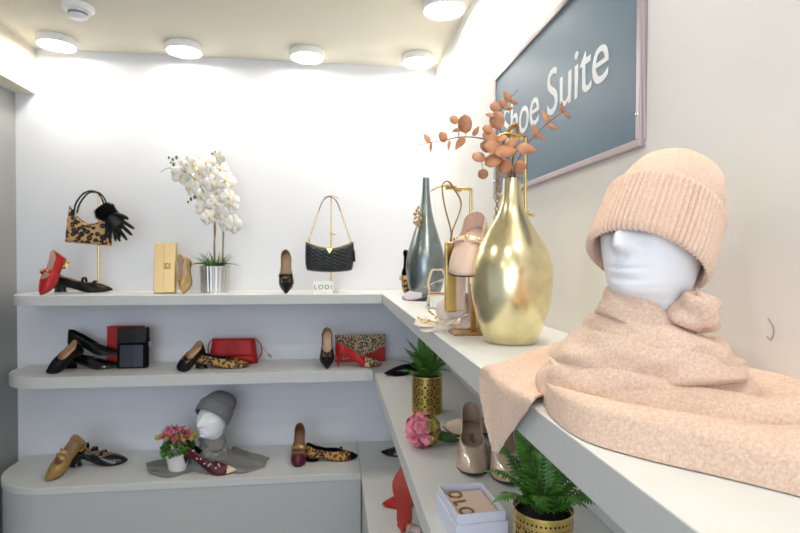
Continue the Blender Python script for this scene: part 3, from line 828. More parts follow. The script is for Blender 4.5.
# ---- vases on the right top shelf
def vase(label, loc, prof, m):
    t = thing('bottle_vase', label, 'vase', loc)
    b = MB(); b.lathe(prof, 72, cap0=True); b.build('body', M[m], t, angle=70)
    r, z = prof[-1]
    b = MB(); b.lathe([(r, z), (r-.001, z+.0012), (r-.003, z), (r-.004, z-.05), (.001, z-.06)], 40); b.build('mouth', M['liner'], t)
    return t
def prof_(pts, n=46):
    return [(p.x, p.z) for p in bez([(r, 0, z) for r, z in pts], n)]
H = .335
GV = (.3625, 1.040, S1)
vase('round-bellied pale gold bottle vase holding the copper leaved branches', GV,
     [(.044, 0), (.050, .001)]+prof_([(.0535, .006), (.0655, .035), (.0785, .085), (.0825, .130), (.0810, .157), (.0700, .192), (.0520, .223), (.0355, .250), (.0250, .275), (.0200, .300), (.0178, H)]), 'gold_leaf')
H = .493
SV = (.372, 2.10, S1)
vase('tall dark silver bottle vase with a gold brooch on its neck', SV,
     [(.044, 0), (.050, .001)]+prof_([(.052, .006), (.067, .050), (.0775, .105), (.0780, .155), (.0690, .205), (.0520, .262), (.0340, .320), (.0220, .380), (.0155, .440), (.0135, H)]), 'silver_leaf')
t = thing('brooch', 'gold leaf shaped brooch fixed on the neck of the dark silver vase', 'brooch', (0.3360, 2.0750, 1.5602), (0, 0, math.radians(-55)))
b = MB()
for i in range(14):
    a = i*2.4; r = .006+.0022*i
    b.leaf((math.cos(a)*r*.4, -.002, math.sin(a)*r), (math.cos(a), -.3, math.sin(a)), (0, -1, 0), .016, .013, curl=.4, round_=True)
b.build('brooch_petals', M['gold_leather'], t, solid=.001)
b = MB(); b.ball((0, -.008, 0), .005, 6); b.build('brooch_stone', M['gold'], t)
# ---- copper eucalyptus branches in the gold vase
def sprig(label, pts, leaves, r=.0016):
    base = Vector((GV[0], GV[1], S1+.16))
    t = thing('eucalyptus_branch', label, 'branch', base, group='copper branches in the gold vase')
    P = [Vector(p)-base for p in pts]
    b = MB(); q = bez(P, 36); b.tube(q, [r*(1.25-.8*i/36) for i in range(37)], 6); b.build('stem', M['twig'], t)
    b = MB(); rn = random.Random(len(leaves)+int(1000*P[-1].z))
    for (c, L_, W_, ang) in leaves:
        c = Vector(c)-base; a = math.radians(ang)
        d = Vector((math.cos(a), rn.uniform(-.35, .1), math.sin(a))).normalized()
        n = Vector((rn.uniform(-.5, .3), -1, rn.uniform(-.1, .7)))
        b.leaf(c-d*L_/2, d, n, L_, W_, curl=rn.uniform(.1, .5), nu=8, round_=(W_ > .6*L_), cup=rn.uniform(.05, .25))
        near = min(q, key=lambda p: (p-(c-d*L_/2)).length)
        if (near-(c-d*L_/2)).length > .004: b.tube([near, c-d*L_/2], .0007, 4)
    b.build('leaves', M['euca'], t, solid=.0007, angle=70)
sprig('copper eucalyptus branch reaching far left out of the gold vase', [(.3625, 1.04, S1+.17), (0.3538, 1.0400, 1.5827), (0.3239, 1.0200, 1.6223), (0.2913, 1.0000, 1.6307), (0.2450, 0.9900, 1.6308), (0.2000, 0.9800, 1.6196), (0.1580, 0.9800, 1.6107)],
      [((0.1751, 0.9800, 1.6244), .022, .012, 120), ((0.2058, 0.9800, 1.6273), .022, .018, 110), ((0.1828, 0.9800, 1.6078), .020, .006, -95), ((0.2174, 0.9800, 1.6126), .020, .006, -100), ((0.2399, 0.9850, 1.6181), .030, .016, -130), ((0.2279, 0.9850, 1.6614), .019, .018, 150), ((0.2494, 0.9850, 1.6546), .036, .027, 100), ((0.2725, 0.9900, 1.6432), .022, .010, 60), ((0.2320, 0.9850, 1.6426), .016, .008, 190)])
sprig('copper eucalyptus branch standing straight up in front of the sign lettering', [(.3625, 1.04, S1+.17), (0.3606, 1.0350, 1.5658), (0.3438, 1.0300, 1.6170), (0.3276, 1.0200, 1.6780), (0.3438, 1.0200, 1.7104), (0.3664, 1.0200, 1.7352)],
      [((0.3161, 1.0100, 1.6966), .021, .020, 150), ((0.3420, 1.0150, 1.7207), .026, .014, 120), ((0.3340, 1.0150, 1.7046), .020, .014, 130), ((0.3463, 1.0150, 1.6972), .024, .010, 10), ((0.3583, 1.0200, 1.7110), .020, .010, -25), ((0.3030, 1.0000, 1.6777), .018, .010, 160), ((0.3172, 1.0000, 1.6685), .036, .030, 100), ((0.2962, 0.9900, 1.6479), .022, .018, 170)])
sprig('copper eucalyptus branch reaching right across the blue sign', [(.3625, 1.04, S1+.17), (0.3687, 1.0400, 1.5668), (0.3895, 1.0400, 1.6244), (0.4295, 1.0500, 1.6690), (0.4683, 1.0500, 1.6994), (0.4944, 1.0500, 1.7171)],
      [((0.4255, 1.0450, 1.6492), .032, .012, -35), ((0.4379, 1.0500, 1.6941), .034, .014, 105), ((0.4533, 1.0500, 1.6719), .028, .010, -20), ((0.4725, 1.0500, 1.7141), .024, .009, 92), ((0.4837, 1.0500, 1.6979), .024, .010, -30), ((0.4124, 1.0450, 1.6611), .032, .013, 105)])
sprig('short copper eucalyptus branch with the largest leaves at the vase mouth', [(.3625, 1.04, S1+.17), (0.3631, 1.0300, 1.5651), (0.3552, 1.0200, 1.5854), (0.3562, 1.0000, 1.6074), (0.3790, 0.9850, 1.6129)],
      [((0.3294, 0.9750, 1.6036), .050, .026, 15), ((0.3672, 0.9700, 1.6076), .040, .024, -5), ((0.3226, 0.9850, 1.6304), .024, .016, 25), ((0.3646, 1.0000, 1.5783), .030, .024, 60), ((0.3014, 0.9800, 1.6114), .034, .028, 160), ((0.3003, 0.9900, 1.6307), .034, .030, 150), ((0.3444, 0.9900, 1.6225), .034, .020, 40)])
sprig('short copper eucalyptus branch drooping left over the vase shoulder', [(.3625, 1.04, S1+.17), (0.3568, 1.0300, 1.5650), (0.3333, 1.0100, 1.5851), (0.3037, 1.0000, 1.5942), (0.2808, 0.9900, 1.5879)],
      [((0.2773, 0.9850, 1.5926), .028, .025, 180), ((0.3035, 0.9800, 1.5867), .034, .028, -160), ((0.3291, 0.9850, 1.5767), .032, .026, -110), ((0.2869, 0.9900, 1.5611), .021, .020, -90), ((0.3169, 0.9850, 1.6033), .030, .022, 150), ((0.2925, 0.9900, 1.6132), .026, .020, 150)])

# ---- stands and small goods in front of the silver vase
p0 = (0.3298, 1.2400, 1.2265)
hk = (0.2664, 1.2200, 1.5705)
stand('gold handbag stand with leather loop, left of the gold vase', (p0[0], p0[1], S1), (0.3274, 1.2400, 1.5649)[2]-S1, (hk[0]-p0[0], -.01, 0), (.085, .07), 'rect')
wl = (0.2782, 1.2000, 1.2724)
t = thing('wristlet', 'gold and blush wristlet bag hanging by its loop from the left gold stand', 'handbag', (wl[0], 1.205, wl[2]))
b = MB(); b.box((-.006, 0, .082), (.026, .020, .164)); b.build('body', M['gold'], t, bevel=.003)
b = MB(); b.box((.018, .004, .084), (.022, .028, .160)); b.build('side_pocket', M['blush_soft'], t, bevel=.003)
hx = Vector(hk)-Vector((wl[0], 1.205, wl[2]))
b = MB(); b.tube(bez([(-.006, 0, .164), (-.006, -.003, .19), (-.022, -.004, .25), hx+Vector((-.012, -.004, -.004)), hx+Vector((0, -.004, .008)), hx+Vector((.014, -.004, -.006)), (.018, -.004, .25), (-.002, -.003, .19), (-.004, 0, .164)], 48), .0036, 8, flat=.5); b.build('wrist_loop', M['mustard'], t)

p1 = (0.3037, 1.1593, 1.2265)
t = thing('shoe_riser', 'brass shoe display stand with square base, holding the nude loafer', 'stand', (p1[0], p1[1], S1))
b = MB(); b.box((0, 0, .003), (.078, .060, .006)); b.build('base_plate', M['bronze'], t, bevel=.001)
b = MB(); b.box((.012, 0, .095), (.011, .011, .178)); b.build('post', M['bronze'], t, bevel=.001)
b = MB(); b.box((.012, -.004, .186), (.05, .07, .003), Euler((math.radians(24), 0, math.radians(15))).to_matrix()); b.build('shoe_plate', M['bronze'], t)
s = shoe('nude loafer with gold pearl band tilted toe-down on a brass shoe stand', back=.046, L=.182, W=.078, hh=.016, toe='round', vamp=.64,
         mats=dict(upper='blush', lining='blush_soft', insole='blush_soft', heel='blush'), straps=[(.60, .055, .016, 'blush')], studs='gold', front=.048)
tl = (0.2630, 1.0550, 1.3597)
put(s, tl, tl[2], -119, 33, -2)

rn = random.Random(11)
c0 = (0.2679, 1.2284, 1.2265)
t = thing('hair_ornament', 'cream fabric flower ornament with gold twigs lying before the brass stand', 'ornament', (c0[0], c0[1], S1))
b = MB()
for (x, z, L_, a, n) in ((-.030, .012, .050, 160, (0, -.5, 1)), (-.012, .010, .05, 40, (0, -.6, 1)), (.018, .012, .05, 170, (0, -.6, .8)), (.030, .012, .045, 30, (.2, -.8, .8)), (0, .022, .055, 100, (-.3, -1, .4)), (-.024, .008, .045, -160, (0, -.6, 1)), (.030, .030, .06, 110, (-.2, -1, .2)), (.040, .035, .055, 80, (.2, -1, .3)), (.004, .008, .05, -20, (0, -.8, 1))):
    a = math.radians(a); b.leaf((x, rn.uniform(-.02, .01), z), (math.cos(a), -.25, max(.08, math.sin(a))), n, L_, L_*.8, curl=rn.uniform(.2, .9), nu=7, round_=True, cup=.25)
b.build('petals', M['cream_cloth'], t, solid=.0008)
b = MB()
for (x1, z1, y1) in ((-.070, .030, -.01), (.052, .052, .0), (.030, .085, .01), (.064, .018, -.02), (-.044, .045, 0), (.046, .10, .01)):
    b.tube(bez([(0, 0, .012), (x1*.5, y1*.5, z1*.7), (x1, y1, z1)], 8), .0014, 5)
    for k in range(4): b.ball((x1*(.6+.13*k), y1*(.6+.13*k)+rn.uniform(-.006, .006), z1*(.6+.13*k)+rn.uniform(0, .010)), .0032, 5)
b.build('gold_twigs', M['gold'], t)

s = shoe('pale lilac pointed slingback lying with its toe to the left, before the silver vase', L=.19, W=.070, hh=.022, toe='point', vamp=.62,
         mats=dict(upper='lilac', lining='cream', insole='cream', heel='white_leather'), sling=True)
put(s, (0.2806, 2.1316, 1.2265), S1, 140)
s = shoe('white slingback seen from its heel, strap loop standing up behind the gold twigs', L=.19, W=.100, hh=.040, toe='almond', vamp=.62,
         mats=dict(upper='cream', lining='cream', insole='cream', heel='white_leather', sole='white_leather'), sling=True, back=.085)
hp = (0.3464, 1.7311, 1.2265)
put(s, hp, S1, 75, anchor=(0, 0, 0))

# second stand behind the gold vase with a chain bag
h2 = (0.4328, 1.1500, 1.6731); k2 = (0.3999, 1.1500, 1.6765)
p2 = (h2[0], 1.15, S1)
stand('tall gold handbag stand half hidden behind the gold vase', p2, h2[2]-S1, (k2[0]-h2[0]-.01, -.005, 0), (.050, .05), 'rect', hook='gold')
t = thing('handbag', 'small handbag hidden behind the gold vase, only its chunky chain strap shows', 'handbag', (.365, 1.215, S1))
def ho(u, v): return (u-.5)*.095, .11*v
b = MB(); b.pillow(ho, .045, 14, 12, 6); b.build('body', M['blush_soft'], t)
b = MB(); A = Vector((0.3776, 1.2000, 1.4858))-Vector((.365, 1.215, S1)); B = Vector((0.3766, 1.1700, 1.6119))-Vector((.365, 1.215, S1)); C_ = Vector(k2)-Vector((.365, 1.215, S1))
pts = bez([(-.03, 0, .10), A, B, C_+Vector((-.012, 0, .004)), C_+Vector((.012, 0, .004)), (.03, 0, .25), (.034, 0, .10)], 90)
for i in range(0, 90):
    d = (pts[i+1]-pts[i]).normalized(); o = Vector((0, 1, 0)) if i % 2 else d.cross(Vector((0, 1, 0))).normalized()
    b.tube([pts[i]+d*.0052*math.cos(2*PI*k/8)+o*.0044*math.sin(2*PI*k/8) for k in range(8)], .0015, 5, closed=True)
b.build('chain_strap', M['mustard'], t)

# ---------------------------------------------------------------- display head, hat and scarf
HEAD = [  # z, front, back, half width
    (0, .062, .062, .066), (.010, .062, .062, .066), (.035, .050, .054, .054), (.070, .040, .048, .044), (.100, .038, .050, .042), (.118, .040, .050, .043),
    (.128, .055, .050, .046), (.136, .072, .051, .050), (.146, .079, .054, .055), (.160, .079, .062, .060), (.178, .079, .074, .065), (.200, .080, .082, .068),
    (.218, .076, .086, .070), (.238, .070, .084, .067), (.258, .058, .072, .056), (.274, .040, .050, .040), (.284, .020, .026, .020), (.288, .0005, .0005, .0005)]
def head_mesh(parent, s=1.0, sz=None):
    sz = sz or s
    zz = [h[0] for h in HEAD]
    def g(x, y, c, w_): return math.exp(-((x-c)/w_)**2) if not isinstance(w_, tuple) else math.exp(-((x-c)/(w_[0] if x < c else w_[1]))**2)
    b = MB()
    def fn(u, v):
        a = 2*PI*u; z = .288*v
        fr, bk, hw_ = (float(np.interp(z, zz, [h[k] for h in HEAD])) for k in (1, 2, 3))
        c, sn = math.cos(a), math.sin(a)
        p = .9
        x = (fr if c > 0 else bk)*abs(c)**p*(1 if c > 0 else -1); y = hw_*abs(sn)**p*(1 if sn > 0 else -1)
        if c > 0:
            gy = lambda w_: math.exp(-(y/w_)**2)
            nose = .026*gy(.0095+.006*max(0, min(1, (.215-z)/.04)))*(g(z, 0, .188, (.008, .030)))
            lips = .0065*gy(.020)*(g(z, 0, .168, .0045)+g(z, 0, .158, .005)) - .004*gy(.022)*g(z, 0, .1628, .0018)
            chin = .006*gy(.018)*g(z, 0, .140, .009) - .005*gy(.02)*g(z, 0, .150, .004)
            eye = -.010*(math.exp(-((abs(y)-.027)/.013)**2))*g(z, 0, .218, .012) + .004*(math.exp(-((abs(y)-.027)/.010)**2))*g(z, 0, .216, .006)
            brow = .004*(math.exp(-((abs(y)-.025)/.02)**2))*g(z, 0, .236, .008)
            phil = -.002*gy(.004)*g(z, 0, .176, .005)
            cheek = .003*(math.exp(-((abs(y)-.040)/.015)**2))*g(z, 0, .190, .016)
            x += (nose+lips+chin+eye+brow+phil+cheek)
        x -= .42*max(0, z-.20)
        return Vector((x*s, y*s, z*sz))
    # keep the rows dense on the face
    b.grid(fn, 160, 150, closeu=True); b.v = b.v
    b.lathe([(.0001, 0), (.06*s, 0)], 24)
    return b.build('head', M['styro'], parent, angle=80)
HB = Vector((.385, .58, S1)); FACE = math.radians(-150)
t = thing('mannequin_head', 'white foam display head wearing the peach beanie, face half covered', 'mannequin head', HB+Vector((-.008, .002, 0)), (0, 0, FACE))
head_mesh(t, .79, 1.0)

def beanie(label, loc, rot, R, cuffh, crown, m, nrib=78, seg=6, group=None, cuffamp=.0042, slouch=(-.004, 0)):
    t = thing('beanie', label, 'hat', loc, rot, group)
    prof = [(R*.90, .030), (R*.90, .012), (R*.91, .002), (R*.945, -.004), (R*.985, -.002), (R*1.005, .006)]
    for k in range(1, 12): u = k/12; prof.append((R*(1.005+.012*math.sin(PI*u)-.020*u), .006+(cuffh-.010)*u))
    prof += [(R*1.000, cuffh-.001), (R*.992, cuffh+.004), (R*.965, cuffh+.0055), (R*.925, cuffh+.001), (R*.900, cuffh-.008)]
    nc = len(prof)
    for k in range(1, 25):
        a = k/24*PI/2
        prof.append((R*.925*math.cos(a)**.66*(1-.03*math.exp(-k/1.2)) if k < 24 else .0003, cuffh-.007+crown*math.sin(a)**.95))
    N = nrib*seg
    def fn(u, v):
        i = v*(len(prof)-1); k = min(int(i), len(prof)-2); f = i-k
        r = prof[k][0]*(1-f)+prof[k+1][0]*f; z = prof[k][1]*(1-f)+prof[k+1][1]*f
        a = 2*PI*u
        if k < nc-2:
            r += cuffamp*(abs(math.cos(nrib*a/2+.25*math.sin(3*a)))**.6-.7)*(1 if k > 2 else .5)
            r += R*.012*math.sin(3*a+1)+R*.008*math.sin(5*a+z*40)
            z += R*.03*math.sin(2*a+.6)*.6
        else:
            w_ = (k-nc)/24
            r *= 1+(.0007/max(r, .01))*(abs(math.cos(nrib*a))-.6)*1.2
            r *= 1+.018*math.sin(4*a+1.3)*(1-w_)+.014*math.sin(7*a+z*30)*(w_ > .1)
            z += R*.03*math.sin(2*a+.6)*.6*max(0, 1-w_*2)
        s_ = max(0, z-cuffh)/max(crown, .01)
        return Vector((r*1.06*math.cos(a)+slouch[0]*s_*4, r*math.sin(a)+slouch[1]*s_*4, z))
    b = MB(); b.grid(fn, N, len(prof), closeu=True); b.build('beanie_knit', M[m], t, angle=85)
    return t
d_ = Vector((math.cos(FACE), math.sin(FACE), 0))
beanie('peach ribbed knit beanie with deep turned-up cuff on the foam head', HB+Vector((-.008, .002, .171))+d_*(.017), (0, math.radians(-32), FACE), .0675, .071, .090, 'knit_hat', nrib=70, seg=8)

# scarf: wound collar, draped tail and long folded end
sc_t = thing('scarf', 'peach knit scarf wound round the head stand and spread along the shelf', 'scarf', (0, 0, 0))
cx, cy = HB.x, HB.y
def band(mb, R, ztop, wid, beta, tilt=0, tdir=0, seed=0, th=.0075, n=170, k=48, wob=1.0):
    """one layer of wound cloth: a slanted flattened ring whose lower edge lies outside the layer below"""
    rs = np.random.RandomState(seed); ph = rs.uniform(0, 6.28, 10)
    def fn(u, v):
        a = 2*PI*u; q = 2*PI*v
        ca, sa = math.cos(q), math.sin(q)
        m_ = wid/2*(1-ca)                      # 0 at the top edge, wid at the lower edge
        t_ = th*(abs(sa)**.7)*(1 if sa > 0 else -1)
        be = beta+.14*math.sin(2*a+ph[0])+.10*math.sin(3*a+ph[1])
        ww = m_/wid
        fold = 1.5*wob*(.0034*math.sin(2*a+5.5*ww+ph[2]+.8*math.sin(a+ph[3]))*ww+.0018*math.sin(5*a-7*ww+ph[4])*ww+.0012*math.sin(9*a+9*ww+ph[5])*ww)
        rr = R*(1+.035*math.sin(2*a+ph[6]))+m_*math.sin(be)+(t_+fold)*math.cos(be)
        z = ztop+tilt*math.cos(a-tdir)+.003*math.sin(3*a+ph[7])-m_*math.cos(be)*(1+.10*math.sin(2*a+ph[8]))+(t_+fold)*math.sin(be)
        return Vector((cx+rr*math.cos(a), cy+rr*math.sin(a), max(S1+.0012, z)))
    mb.grid(fn, n, k, closeu=True, uvs=True, us=60, vsc=1)
mb = MB()
cx, cy = HB.x-.012, HB.y+.008
band(mb, .080, S1+.052, .060, .66, .006, 2.6, 1, th=.012)
band(mb, .068, S1+.076, .050, .62, .010, -2.6, 2, th=.013)
cx, cy = HB.x-.004, HB.y+.003
band(mb, .056, S1+.094, .044, .58, .012, 2.9, 3, th=.012)
band(mb, .046, S1+.108, .044, .54, .020, 2.3, 4, th=.011)
band(mb, .038, S1+.118, .048, .44, .032, 2.75, 5, th=.009)
sc1 = mb.build('scarf_wrap', M['knit'], sc_t, angle=85)
# knot loop at the right of the neck
mb = MB()
kn = Vector((0.3949, 0.5300, 1.3413))
def knot(u, v):
    a = 2*PI*u; q = PI*(v-.5)*.999
    r = .023*(1+.12*math.sin(3*a+2*v*6)+.10*math.sin(5*q+a))
    return kn+Vector((r*1.1*math.cos(q)*math.cos(a), r*math.cos(q)*math.sin(a), r*.95*math.sin(q)))
mb.grid(knot, 40, 30, closeu=True, uvs=True, us=20); mb.build('scarf_knot', M['knit'], sc_t, angle=85)

# long folded end running along the shelf
F = [(0.2475, 0.5943, 1.2265), (0.2338, 0.5342, 1.2265), (0.2354, 0.4694, 1.2265), (0.2635, 0.4214, 1.2265), (0.3038, 0.3773, 1.2265), (0.3365, 0.3387, 1.2265), (0.3522, 0.3158, 1.2265)]
B = [(0.3045, 0.6870, 1.2265), (0.3516, 0.7579, 1.2265), (0.4509, 0.8413, 1.2265), (0.4952, 0.7426, 1.2265), (0.5072, 0.6216, 1.2265), (0.5614, 0.5594, 1.2265), (0.5973, 0.5150, 1.2265)]
Fc, Bc = bez(F, 60), bez(B, 60)
def at(c, t): i = t*60; k = min(int(i), 59); return c[k].lerp(c[k+1], i-k)
def gs(x, c, a_, b_): return math.exp(-((x-c)/(a_ if x < c else b_))**2)
def hump(x, p=.62): return max(0, 1-x*x)**p
def roll(u, v):
    t_ = u; f, bk = at(Fc, t_), at(Bc, t_)
    vc = float(np.interp(t_, [0, .1, .25, .45, .65, .85, 1], [.10, .14, .15, .17, .24, .38, .45]))     # crease between the two rolls
    va = float(np.interp(t_, [0, .25, .5, .8, 1], [.50, .44, .38, .62, .74]))
    hB = float(np.interp(t_, [0, .12, .4, .7, 1], [.016, .024, .028, .027, .024]))
    hA = float(np.interp(t_, [0, .06, .2, .45, .8, 1], [.026, .044, .046, .038, .032, .028]))
    hC = float(np.interp(t_, [0, .2, .5, .8, 1], [.022, .048, .046, .022, .016]))
    if v < vc: h = .006+hB*hump((v-vc*.52)/(vc*.52))
    elif v < va: h = .006+hA*hump((v-vc)/(va-vc)*1.75-1.0)-.010*(1-hump((v-vc)/(va-vc)*2-1))*0
    else: h = .006+hC*hump((v-va)/(1-va)*1.3-1.0)
    sm_ = 1
    h += .0016*math.sin(22*v+11*t_+2*math.sin(6*t_))+.0012*math.sin(13*t_-9*v)
    pl = sstep((t_-.60)/.22)*sstep((v-vc+.12)/.2)
    h += .0075*(abs(math.sin(15*v+3.0*t_))**.7-.6)*pl
    e = min(1, v/.04)**.5*min(1, (1-v)/.03)**.5*min(1, (t_/.04))**.5
    p = f.lerp(bk, v)
    return Vector((p.x, p.y, S1+.0012+max(0, h)*e))
mb = MB(); mb.grid(roll, 220, 200, uvs=True, us=6, vsc=34); mb.build('scarf_fold', M['knit_rib2'], sc_t, angle=85)

# tail hanging over the shelf edge
Lc = bez([(0.3084, 0.6000, 1.3032), (0.3667, 0.8135, 1.2565), (0.3069, 0.8114, 1.2385), (0.2449, 0.7532, 1.2345), (0.2209, 0.7444, 1.2325), (0.2245, 0.7721, 1.2173), (0.2235, 0.7573, 1.1878), (0.2235, 0.7262, 1.1531), (0.2240, 0.6993, 1.1327)], 80)
Rc = bez([(0.3564, 0.6033, 1.2305), (0.3265, 0.6084, 1.2325), (0.2944, 0.6090, 1.2345), (0.2704, 0.6069, 1.2345), (0.2479, 0.5986, 1.2325), (0.2245, 0.5587, 1.2372), (0.2235, 0.5989, 1.2057), (0.2235, 0.6485, 1.1670), (0.2240, 0.6905, 1.1332)], 80)
def tail(u, v):
    i = v*80; k = min(int(i), 79)
    a_, c_ = Lc[k].lerp(Lc[k+1], i-k), Rc[k].lerp(Rc[k+1], i-k)
    p = a_.lerp(c_, u)
    wv = .0030*math.sin(10*u+2.5*v)*(1-sstep((v-.45)/.2)) + .006*math.sin(PI*u)*(1-sstep((v-.3)/.3))
    side = .0030*math.sin(8*u+3)*sstep((v-.6)/.2)
    ridge = .0009*abs(math.sin(PI*34*(u+.25*v)))
    edge = sstep((v-.5)/.1)
    return Vector((p.x-(side+ridge)*edge-.002*edge, p.y, p.z+(wv+ridge)*(1-edge)+.003))
mb = MB(); mb.grid(tail, 280, 110, uvs=True, us=44, vsc=8); mb.build('scarf_tail', M['knit_rib'], sc_t, angle=85, solid=.003, offset=1)
sc_t.location = HB
for c in kids(sc_t): c.location = -HB

# ---------------------------------------------------------------- ferns in gold pots
def fern(label, loc, R, H, pm, fronds, cols=None):
    t = thing('potted_fern', label, 'potted plant', loc)
    b = MB(); b.lathe([(R*1.0, 0), (R, H)], 96, uvs=True); b.build('pot', M[pm], t)
    b = MB(); b.lathe([(R*1.012, H-.002), (R*1.012, H+.001), (R*.985, H+.001), (R*.985, H-.003)], 64); b.lathe([(R*1.012, 0), (R*1.012, .004), (R*.99, .004), (R*.99, 0)], 64); b.build('pot_rim', M['gold'], t)
    b = MB(); b.lathe([(.0001, .003), (R*.90, .003), (R*.90, H-.006), (R*.88, H-.008)], 40); b.build('inner_pot', M['liner'], t)
    b = MB(); b.lathe([(.0001, H-.008), (R*.5, H-.010), (R*.89, H-.014)], 24); b.build('soil', M['soil'], t)
    rn = random.Random(int(R*1e5)+len(fronds))
    for (az, el, L_, droop, wd) in fronds:
        a = math.radians(az); e = math.radians(el)
        p = Vector((rn.uniform(-.2, .2)*R, rn.uniform(-.2, .2)*R, H-.012)); b = MB(); pts = []; dirs = []
        n = 21
        for i in range(n+1):
            u = i/n; ee = e-droop*u*u
            d = Vector((math.cos(a)*math.cos(ee), math.sin(a)*math.cos(ee), math.sin(ee)))
            pts.append(p.copy()); dirs.append(d); p = p+d*(L_/n)
        b.tube(pts, [.0014*(1-.7*i/n) for i in range(n+1)], 5)
        for i in range(3, n+1):
            u = i/n; d = dirs[i]; side = d.cross(Vector((0, 0, 1)))
            side = side.normalized() if side.length > .05 else Vector((math.sin(a), -math.cos(a), 0))
            up = side.cross(d)
            ln = wd*(math.sin(PI*(.12+.86*u)**.9))**.75
            for sd in (-1, 1):
                dd = (side*sd*.86+d*.50+up*rn.uniform(-.10, .22)).normalized()
                b.leaf(pts[i], dd, up, max(.004, ln*rn.uniform(.9, 1.08)), L_/n*1.05, curl=rn.uniform(.3, .8), nu=4, cup=.25)
        b.leaf(pts[-1], dirs[-1], Vector((0, 0, 1)), wd*.5, .005, nu=4)
        b.build('frond', M['fern'], t, angle=80)
    return t
f1 = (0.3211, 1.7686, 0.8691)
fern('small fern in a gold pierced-ring pot on the right middle shelf', (f1[0], f1[1]-.0, S2), .052, .128, 'pot_ring',
     [(150, 66, .15, .5, .026), (195, 50, .13, .9, .026), (100, 80, .15, .3, .026), (235, 58, .13, .8, .026), (260, 72, .14, .5, .026), (300, 55, .12, .8, .026), (345, 62, .13, .6, .026), (20, 55, .13, .7, .026), (60, 68, .14, .5, .026), (215, 78, .15, .3, .026), (170, 30, .10, .8, .026), (280, 35, .10, .8, .026), (320, 80, .13, .3, .026), (185, 65, .13, .6, .028), (250, 45, .11, .9, .028), (130, 55, .13, .7, .028), (225, 35, .10, .9, .028), (275, 65, .12, .7, .028), (210, 62, .13, .7, .028), (310, 40, .11, .9, .028), (0, 45, .12, .9, .028)])
f2 = (0.3460, 0.8269, 0.9871)
fern('lush fern in a gold lace-cut pot nearest the viewer beside the white box', (f2[0], f2[1], S2), .0485, .118, 'pot_lace',
     [(175, 62, .115, 1.2, .027), (150, 70, .135, .7, .030), (120, 78, .150, .5, .030), (200, 48, .115, 1.3, .026), (95, 66, .150, .7, .030), (70, 60, .15, .8, .030), (40, 52, .15, .9, .030), (15, 42, .14, 1.0, .030), (350, 40, .12, 1.1, .028), (240, 60, .10, 1.3, .026), (290, 55, .10, 1.3, .026), (320, 45, .115, 1.2, .028), (165, 82, .13, .5, .028), (60, 80, .14, .5, .028), (0, 66, .12, .9, .028), (215, 72, .11, 1.0, .026)])

# ---------------------------------------------------------------- right middle shelf goods
s = shoe('black pointed flat on the right middle shelf behind the small fern', L=.21, W=.075, hh=.012, toe='point', vamp=.60, heel='flat', mats=dict(upper='black_suede', lining='black_leather', insole='black_leather'), back=.045, side=.030, front=.036)
put(s, (0.2270, 2.3282, 0.8691), S2, 196)

hyc = (0.2523, 1.4496, 0.8691)
t = thing('hydrangea', 'pink and yellow-green artificial hydrangea stem lying on the right middle shelf', 'flower', (hyc[0], hyc[1], S2))
rn = random.Random(21)
fl = [MB(), MB(), MB()]
C0 = Vector((0, 0, .046))
for k in range(120):
    v = Vector((rn.gauss(0, 1), rn.gauss(0, 1), rn.gauss(0, 1))).normalized()
    rj = rn.uniform(.86, 1.12); p = C0+Vector((v.x*.040*rj, v.y*.040*rj, v.z*.038*rj))
    mi = 2 if v.x > .25+rn.uniform(-.2, .3) else (1 if rn.random() < .3 else 0)
    a0 = rn.uniform(0, 2*PI); e1 = v.orthogonal().normalized(); e2 = v.cross(e1)
    for q in range(4):
        a = a0+q*PI/2; d = (e1*math.cos(a)+e2*math.sin(a)+v*rn.uniform(.1, .7)).normalized()
        fl[mi].leaf(p, d, v, .0195, .0190, curl=.25, nu=4, round_=True, cup=.12)
for mb_, m, nm in zip(fl, ('pink', 'pink2', 'olive'), ('florets', 'pale_florets', 'green_florets')): mb_.build(nm, M[m], t)
lf = Vector((0.3378, 1.4599, 0.8791))-Vector((hyc[0], hyc[1], S2))
b = MB(); b.tube(bez([(.02, 0, .03), (.06, .03, .012), lf*1.0+Vector((.03, .03, 0))], 10), .003, 6); b.build('stem', M['leaf'], t)
b = MB(); b.leaf((.035, -.004, .020), (1, .35, -.05), (-.1, -.4, 1), .085, .052, curl=.3, nu=9, cup=.2); b.leaf((.040, .03, .020), (1, .8, .1), (-.3, -.3, 1), .06, .035, curl=.4, nu=8); b.build('leaf', M['leaf'], t, solid=.0009)

s = shoe('glossy nude pump with square-round toe nearest the hydrangea, toe to the viewer', L=.262, W=.084, hh=.052, heel='block', toe='almond', vamp=.66, mats=dict(upper='nude', lining='taupe', insole='taupe', heel='nude'))
pm = put(s, (0.3363, 1.2183, 0.8691), S2, -103)
b = MB(); b.tube([Vector((.085+.0016*k, .006*math.sin(k*1.1)+.003*math.sin(k*2.7), .0465-.00035*k)) for k in range(26)], .0007, 5); b.build('insole_script', M['ink'], pm)
s = shoe('second glossy nude pump half hidden under the hanging scarf end', L=.262, W=.084, hh=.052, heel='block', toe='almond', vamp=.66, mats=dict(upper='nude', lining='taupe', insole='taupe', heel='nude'))
put(s, (0.4058, 1.1607, 0.8691), S2, -103)
s = shoe('blush flat lying behind the hydrangea with its toe to the left', L=.20, W=.072, hh=.014, heel='flat', toe='point', vamp=.64, mats=dict(upper='blush', lining='tan', insole='tan'), back=.05)
put(s, (0.3366, 1.5778, 0.8691), S2, 152)

